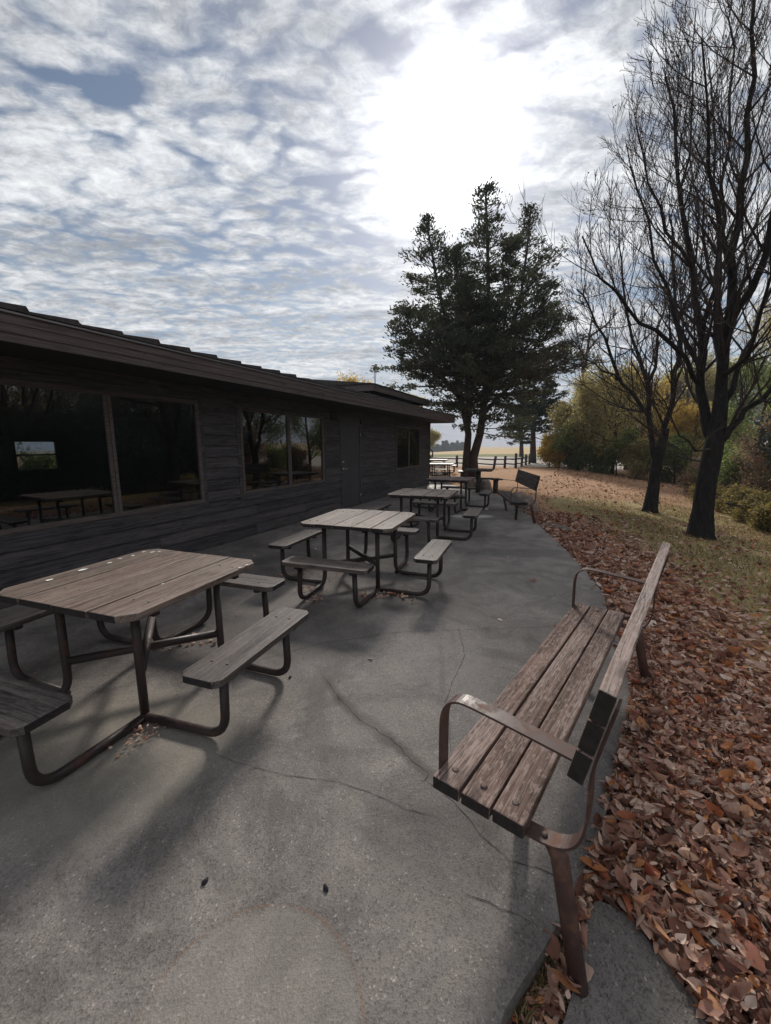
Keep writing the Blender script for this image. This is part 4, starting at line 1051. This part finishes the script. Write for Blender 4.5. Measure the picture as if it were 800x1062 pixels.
bg(800,528,440,60,'brown_leaf','dark brown thicket at the right edge above the yellow shrubs',56,1.2,name='bush',low=.0,cat='bush')
for i,(px,py,top,lab) in enumerate([(740,524,508,'small yellow shrub close to the thick black trunk'),(758,533,512,'low yellow-green shrub second from the thick black trunk'),(778,542,518,'low yellow-green shrub third from the thick black trunk'),(800,552,522,'low yellow shrub at the right edge of the picture')]):
    bg(px,py,top+3,26,'dull_yellow_leaf',lab,60+i,1.0,name='shrub',low=0,cat='shrub',grp='yellow shrubs at the bottom of the lawn')
for i,(px,top,wpx,kind,lab) in enumerate([(592,428,50,'olive_leaf','hazy olive crown at the left end of the wood behind the lawn'),(618,412,60,'green_leaf','green crown behind the thin yellow-green tree'),(648,388,70,'yellow_leaf','yellow-brown crown behind the slim twin-stemmed tree'),(676,392,70,'green_leaf','green crown between and behind the two bare trunks'),(700,384,70,'olive_leaf','olive crown above the golden tree'),(728,388,70,'yellow_leaf','golden crown directly behind the thick black trunk'),(752,380,70,'green_leaf','deep green crown just right of the thick trunk, in the back row'),(796,372,80,'green_leaf','green crown in the back row at the right edge')]):
    bg(px,494+max(0,px-690)*.1,top,wpx,kind,lab,160+i,1.2,push=7+3*(i%2),low=.02)
# bare brownish trees above the hedge
bg(590,486,330,70,'brown_leaf','tall thin brown tree rising behind the broad cedar',71,.12,push=6)
bg(660,494,372,70,'brown_leaf','bare grey-brown tree behind the slim twin-stemmed tree',72,.12,push=5)
# tree behind the building and lone tree past its corner
yb=broadleaf('broadleaf_tree','yellow-topped tree rising behind the building roof',(-2.6,31,0),5.3,6.0,81,M['yellow_leaf'],1.1,None,.2)
broadleaf('broadleaf_tree','yellow tree behind the roof vent pipe',(1.3,33,0),5.3,5,84,M['yellow_leaf'],1.0,None,.22)
q=hit(448.5,474); broadleaf('broadleaf_tree','small thin-leaved tree seen just past the building corner',(q.x,q.y,T(q.x,q.y)),3.2*q.y/60,2.6*q.y/60,82,M['olive_leaf'],.5,None,.16,trunk=.11,low=.45)
for i,(px,top,lab) in enumerate([(452,463,'leftmost'),(461,461,'second from left'),(469,462,'third from left'),(477,460,'rightmost')]):
    d=ray(px,465); Yf=235+i*9; x=d.x*Yf/d.y; zt=H+ (461-top)/F_PX*Yf
    broadleaf('distant_tree','hazy blue-green tree on the field horizon, %s of four'%lab,(x,Yf,zt-8.5),8.0,8,90+i,M['far_leaf'],1.8,'trees on the horizon',.9,trunk=.3)
# woods to the right of the picture, seen in the window glass and shading the wall
w0=None; kinds=['green_leaf','olive_leaf','brown_leaf']
wprot=[broadleaf('woodland_tree','tall mixed woodland tree right of the picture, mirrored in the windows',(0,0,0),11,7.5,101+i,M[k],(.8,.6,.35)[i],'woods right of the picture',.22,trunk=.13) for i,k in enumerate(kinds)]
rnd=random.Random(55); spots=[]
for i in range(30):
    a=R(50+i*3.1+rnd.uniform(-1,1)); D=rnd.uniform(19,30); spots.append((D*math.sin(a),D*math.cos(a)-1.0))
for i,(x,y) in enumerate(spots):
    o=wprot[i] if i<3 else copy_tree(wprot[i%3]); o.location=(x,y,T(x,y)-.1); o.rotation_euler=(0,0,rnd.uniform(0,6.28)); s=rnd.uniform(.55,.85); o.scale=(s,s,s)
us=broadleaf('understory_bush','leafy undergrowth bush at the edge of the woods right of the picture',(0,0,0),5.2,6.5,140,M['far_leaf'],1.6,'undergrowth right of the picture',.2,trunk=.05,low=0,cat='bush')
for i in range(24):
    a=R(50+i*3.9+rnd.uniform(-1,1)); D=rnd.uniform(16.5,19.5)
    o=us if i==0 else copy_tree(us); x,y=D*math.sin(a),D*math.cos(a)-1.0; o.location=(x,y,T(x,y)-1.5); o.rotation_euler=(0,0,rnd.uniform(0,6.28))
for i,(x,y,l) in enumerate(((-13.2,17.6,'left'),(-15.6,17.2,'right'))):
    broadleaf('bush','low green bush behind the building, the %s of two seen through the rear window'%('nearer' if i==0 else 'farther'),(x,y,-1.0),1.25,2.6,170+i,M['green_leaf'],1.5,None,.12,trunk=.04,low=0,cat='bush')
bt=broadleaf('broadleaf_tree','green-brown tree standing behind the building, seen through its rear window',(-20.5,21,-.1),5.0,4.5,150,M['green_leaf'],1.2,None,.2)

for i,(x,y,a) in enumerate(((9.8,1.2,200),(13.0,-3.0,90),(14.5,4.2,310))):
    o=copy_tree(BT2); o.location=(x,y,T(x,y)-.05); o.rotation_euler=(0,0,R(a)); o['label']='bare tree right of the picture, mirrored in the window glass'; o['group']='bare trees right of the picture'
# ------------------------------------------------------------------ fence along the drive
def fence():
    root=empty('rail_fence',(0,0,0)); tag(root,'low dark post-and-rail fence along the pale drive beyond the cedar','fence')
    px=[(446,484),(474,484.5),(493,485),(512,486,),(523.5,485.5),(535,485.5),(541,484),(545.5,482.5),(549,481.5)]
    tops=[]
    for i,(x,y) in enumerate(px):
        q=hit(x,y); z=T(q.x,q.y); h=.82 if i not in (5,) else 1.0; lean=(.12 if i==3 else .02*(-1)**i)
        mb=MB(); mb.tube([(q.x,q.y,z-.1),(q.x+lean,q.y,z+h)],.085,8); mb.build('post',M['old_post'],root); tops.append((q.x,q.y,z))
    for a,b in zip(tops,tops[1:]):
        for h in (.30,.62):
            mb=MB(); mb.tube([(a[0],a[1],a[2]+h),(b[0],b[1],b[2]+h-.04)],.042,6); mb.build('rail',M['old_post'],root)
fence()
# slim trunks by the fence
for i,(px,py,w) in enumerate([(527,476,.13),]):
    pass

# ------------------------------------------------------------------ world and sun
SAZ,SEL=7.8,32.0
sd=Vector((math.sin(R(SAZ))*math.cos(R(SEL)),math.cos(R(SAZ))*math.cos(R(SEL)),math.sin(R(SEL))))
wld=bpy.data.worlds.new('World'); scene.world=wld; wld.use_nodes=True; nt=wld.node_tree
bgn=nt.nodes['Background']; 
sky=nt.nodes.new('ShaderNodeTexSky'); sky.sky_type='NISHITA'; sky.sun_disc=False; sky.sun_elevation=R(SEL); sky.sun_rotation=R(SAZ); sky.air_density=1.0; sky.dust_density=.2; sky.ozone_density=2.0
tc=nt.nodes.new('ShaderNodeTexCoord'); sp=nt.nodes.new('ShaderNodeSeparateXYZ'); nt.links.new(tc.outputs['Generated'],sp.inputs[0])
zz=math_(nt,'ADD',math_(nt,'MAXIMUM',sp.outputs[2],0.0),.10)
cx=nt.nodes.new('ShaderNodeCombineXYZ'); nt.links.new(math_(nt,'DIVIDE',sp.outputs[0],zz),cx.inputs[0]); nt.links.new(math_(nt,'DIVIDE',sp.outputs[1],zz),cx.inputs[1])
def mp(scale,rot=0,loc=(0,0,0)):
    m=nt.nodes.new('ShaderNodeMapping'); m.inputs['Scale'].default_value=scale; m.inputs['Rotation'].default_value=(0,0,rot); m.inputs['Location'].default_value=loc; nt.links.new(cx.outputs[0],m.inputs[0]); return m.outputs[0]
cov=noise(nt,mp((1,1.0,1),R(25),(2.3,.4,0)),.85,5,.55,.6)
streak=noise(nt,mp((.6,1.7,1),R(-35),(5,1,0)),1.6,6,.6,.8)
wv=nt.nodes.new('ShaderNodeVectorMath'); wv.operation='MULTIPLY_ADD'; base=mp((1,1.5,1),R(-30)); nt.links.new(noise(nt,base,2.2,4,.6,0,1),wv.inputs[0]); wv.inputs[1].default_value=(.30,.30,0); nt.links.new(base,wv.inputs[2])
vo=nt.nodes.new('ShaderNodeTexVoronoi'); vo.feature='SMOOTH_F1'; vo.inputs['Scale'].default_value=11; vo.inputs['Smoothness'].default_value=.45; nt.links.new(wv.outputs[0],vo.inputs['Vector'])
cells=math_(nt,'SUBTRACT',1,math_(nt,'MULTIPLY',vo.outputs['Distance'],1.25))
puff0=noise(nt,wv.outputs[0],12,6,.68); grit=noise(nt,mp((1,1.3,1),R(-30),(1,7,0)),26,4,.7,.4); puff=math_(nt,'ADD',math_(nt,'MULTIPLY',puff0,.72),math_(nt,'MULTIPLY',grit,.28))
den=math_(nt,'ADD',math_(nt,'MULTIPLY',cov,1.15),math_(nt,'ADD',math_(nt,'MULTIPLY',streak,.55),math_(nt,'ADD',math_(nt,'MULTIPLY',cells,.70),math_(nt,'MULTIPLY',puff,.50))))
mask=ramp(nt,math_(nt,'SUBTRACT',den,.84),[(.16,(.0,)*3),(.30,(.35,)*3),(.46,(.78,)*3),(.62,(1,)*3)])
# cloud brightness: lit parts pale, thick parts grey
shade=ramp(nt,math_(nt,'ADD',math_(nt,'MULTIPLY',puff,.5),math_(nt,'MULTIPLY',streak,.5)),[(.34,(.17,.183,.205)),(.44,(.27,.285,.31)),(.53,(.44,.455,.475)),(.63,(.62,.63,.64))])
dk=ramp(nt,noise(nt,mp((.8,2.2,1),R(10),(9,3,0)),1.1,4,.5,.5),[(.56,(1,1,1)),(.70,(.55,.57,.61))])
shade=mix(nt,1,shade,dk,'MULTIPLY')
dt=nt.nodes.new('ShaderNodeVectorMath'); dt.operation='DOT_PRODUCT'; nt.links.new(tc.outputs['Generated'],dt.inputs[0]); dt.inputs[1].default_value=sd
dd=math_(nt,'MAXIMUM',dt.outputs['Value'],0)
g1=math_(nt,'ADD',math_(nt,'MULTIPLY',math_(nt,'POWER',dd,24),.09),math_(nt,'MULTIPLY',math_(nt,'POWER',dd,90),.46)); g2=math_(nt,'MULTIPLY',math_(nt,'POWER',dd,10),.05); g3=math_(nt,'MULTIPLY',math_(nt,'POWER',dd,400),4)
gl=math_(nt,'ADD',g1,math_(nt,'ADD',g2,g3))
glc=nt.nodes.new('ShaderNodeCombineColor'); 
for i,k in enumerate((1.0,1.0,1.02)): nt.links.new(math_(nt,'MULTIPLY',gl,k),glc.inputs[i])
gm=mix(nt,1,glc.outputs[0],mix(nt,mask,(.42,.44,.47),(1,1,1)),'MULTIPLY')
cl=mix(nt,1,shade,gm,'ADD')
skyc=mix(nt,1,sky.outputs[0],(.062,.053,.046),'MULTIPLY'); skyc=mix(nt,ramp(nt,sp.outputs[2],[(.02,(.85,)*3),(.30,(0,)*3)]),skyc,(.17,.22,.32))
skyc=mix(nt,1,skyc,gm,'ADD')
mask2=math_(nt,'MULTIPLY',mask,ramp(nt,sp.outputs[2],[(.03,(.25,)*3),(.14,(1,)*3)])); colr=mix(nt,mask2,skyc,cl)
STR=.1
col10=mix(nt,1,colr,(1/STR,)*3,'MULTIPLY')
nt.links.new(col10,bgn.inputs[0]); bgn.inputs[1].default_value=STR
for n in nt.nodes:
    if n.type=='MIX': n.clamp_result=False
sl=bpy.data.lights.new('sun','SUN'); so=bpy.data.objects.new('sun',sl); COL.objects.link(so)
sl.energy=2.5; sl.angle=R(9); sl.color=(1,.93,.84); so.rotation_euler=(-sd).to_track_quat('-Z','Y').to_euler(); so.location=(0,0,30)

mb=MB(); mb.box((-430,-130,-14),(430,630,22)); hz=bpy.data.materials.new('haze_air'); hz.use_nodes=True; hn=hz.node_tree; hn.nodes.remove(hn.nodes['Principled BSDF'])
pv=hn.nodes.new('ShaderNodeVolumePrincipled'); pv.inputs['Density'].default_value=.0009; pv.inputs['Color'].default_value=(.86,.92,1,1); hn.links.new(pv.outputs[0],hn.nodes['Material Output'].inputs['Volume'])
ho=mb.build('haze',hz); tag(ho,kind='stuff')
# ------------------------------------------------------------------ render settings
vs=scene.view_settings; vs.view_transform='Standard'; vs.look='None'; vs.exposure=.68; vs.gamma=1
scene.render.engine='CYCLES'; c=scene.cycles; c.max_bounces=6; c.diffuse_bounces=3; c.glossy_bounces=3; c.transparent_max_bounces=12; c.transmission_bounces=3; c.caustics_reflective=False; c.caustics_refractive=False; c.sample_clamp_indirect=4
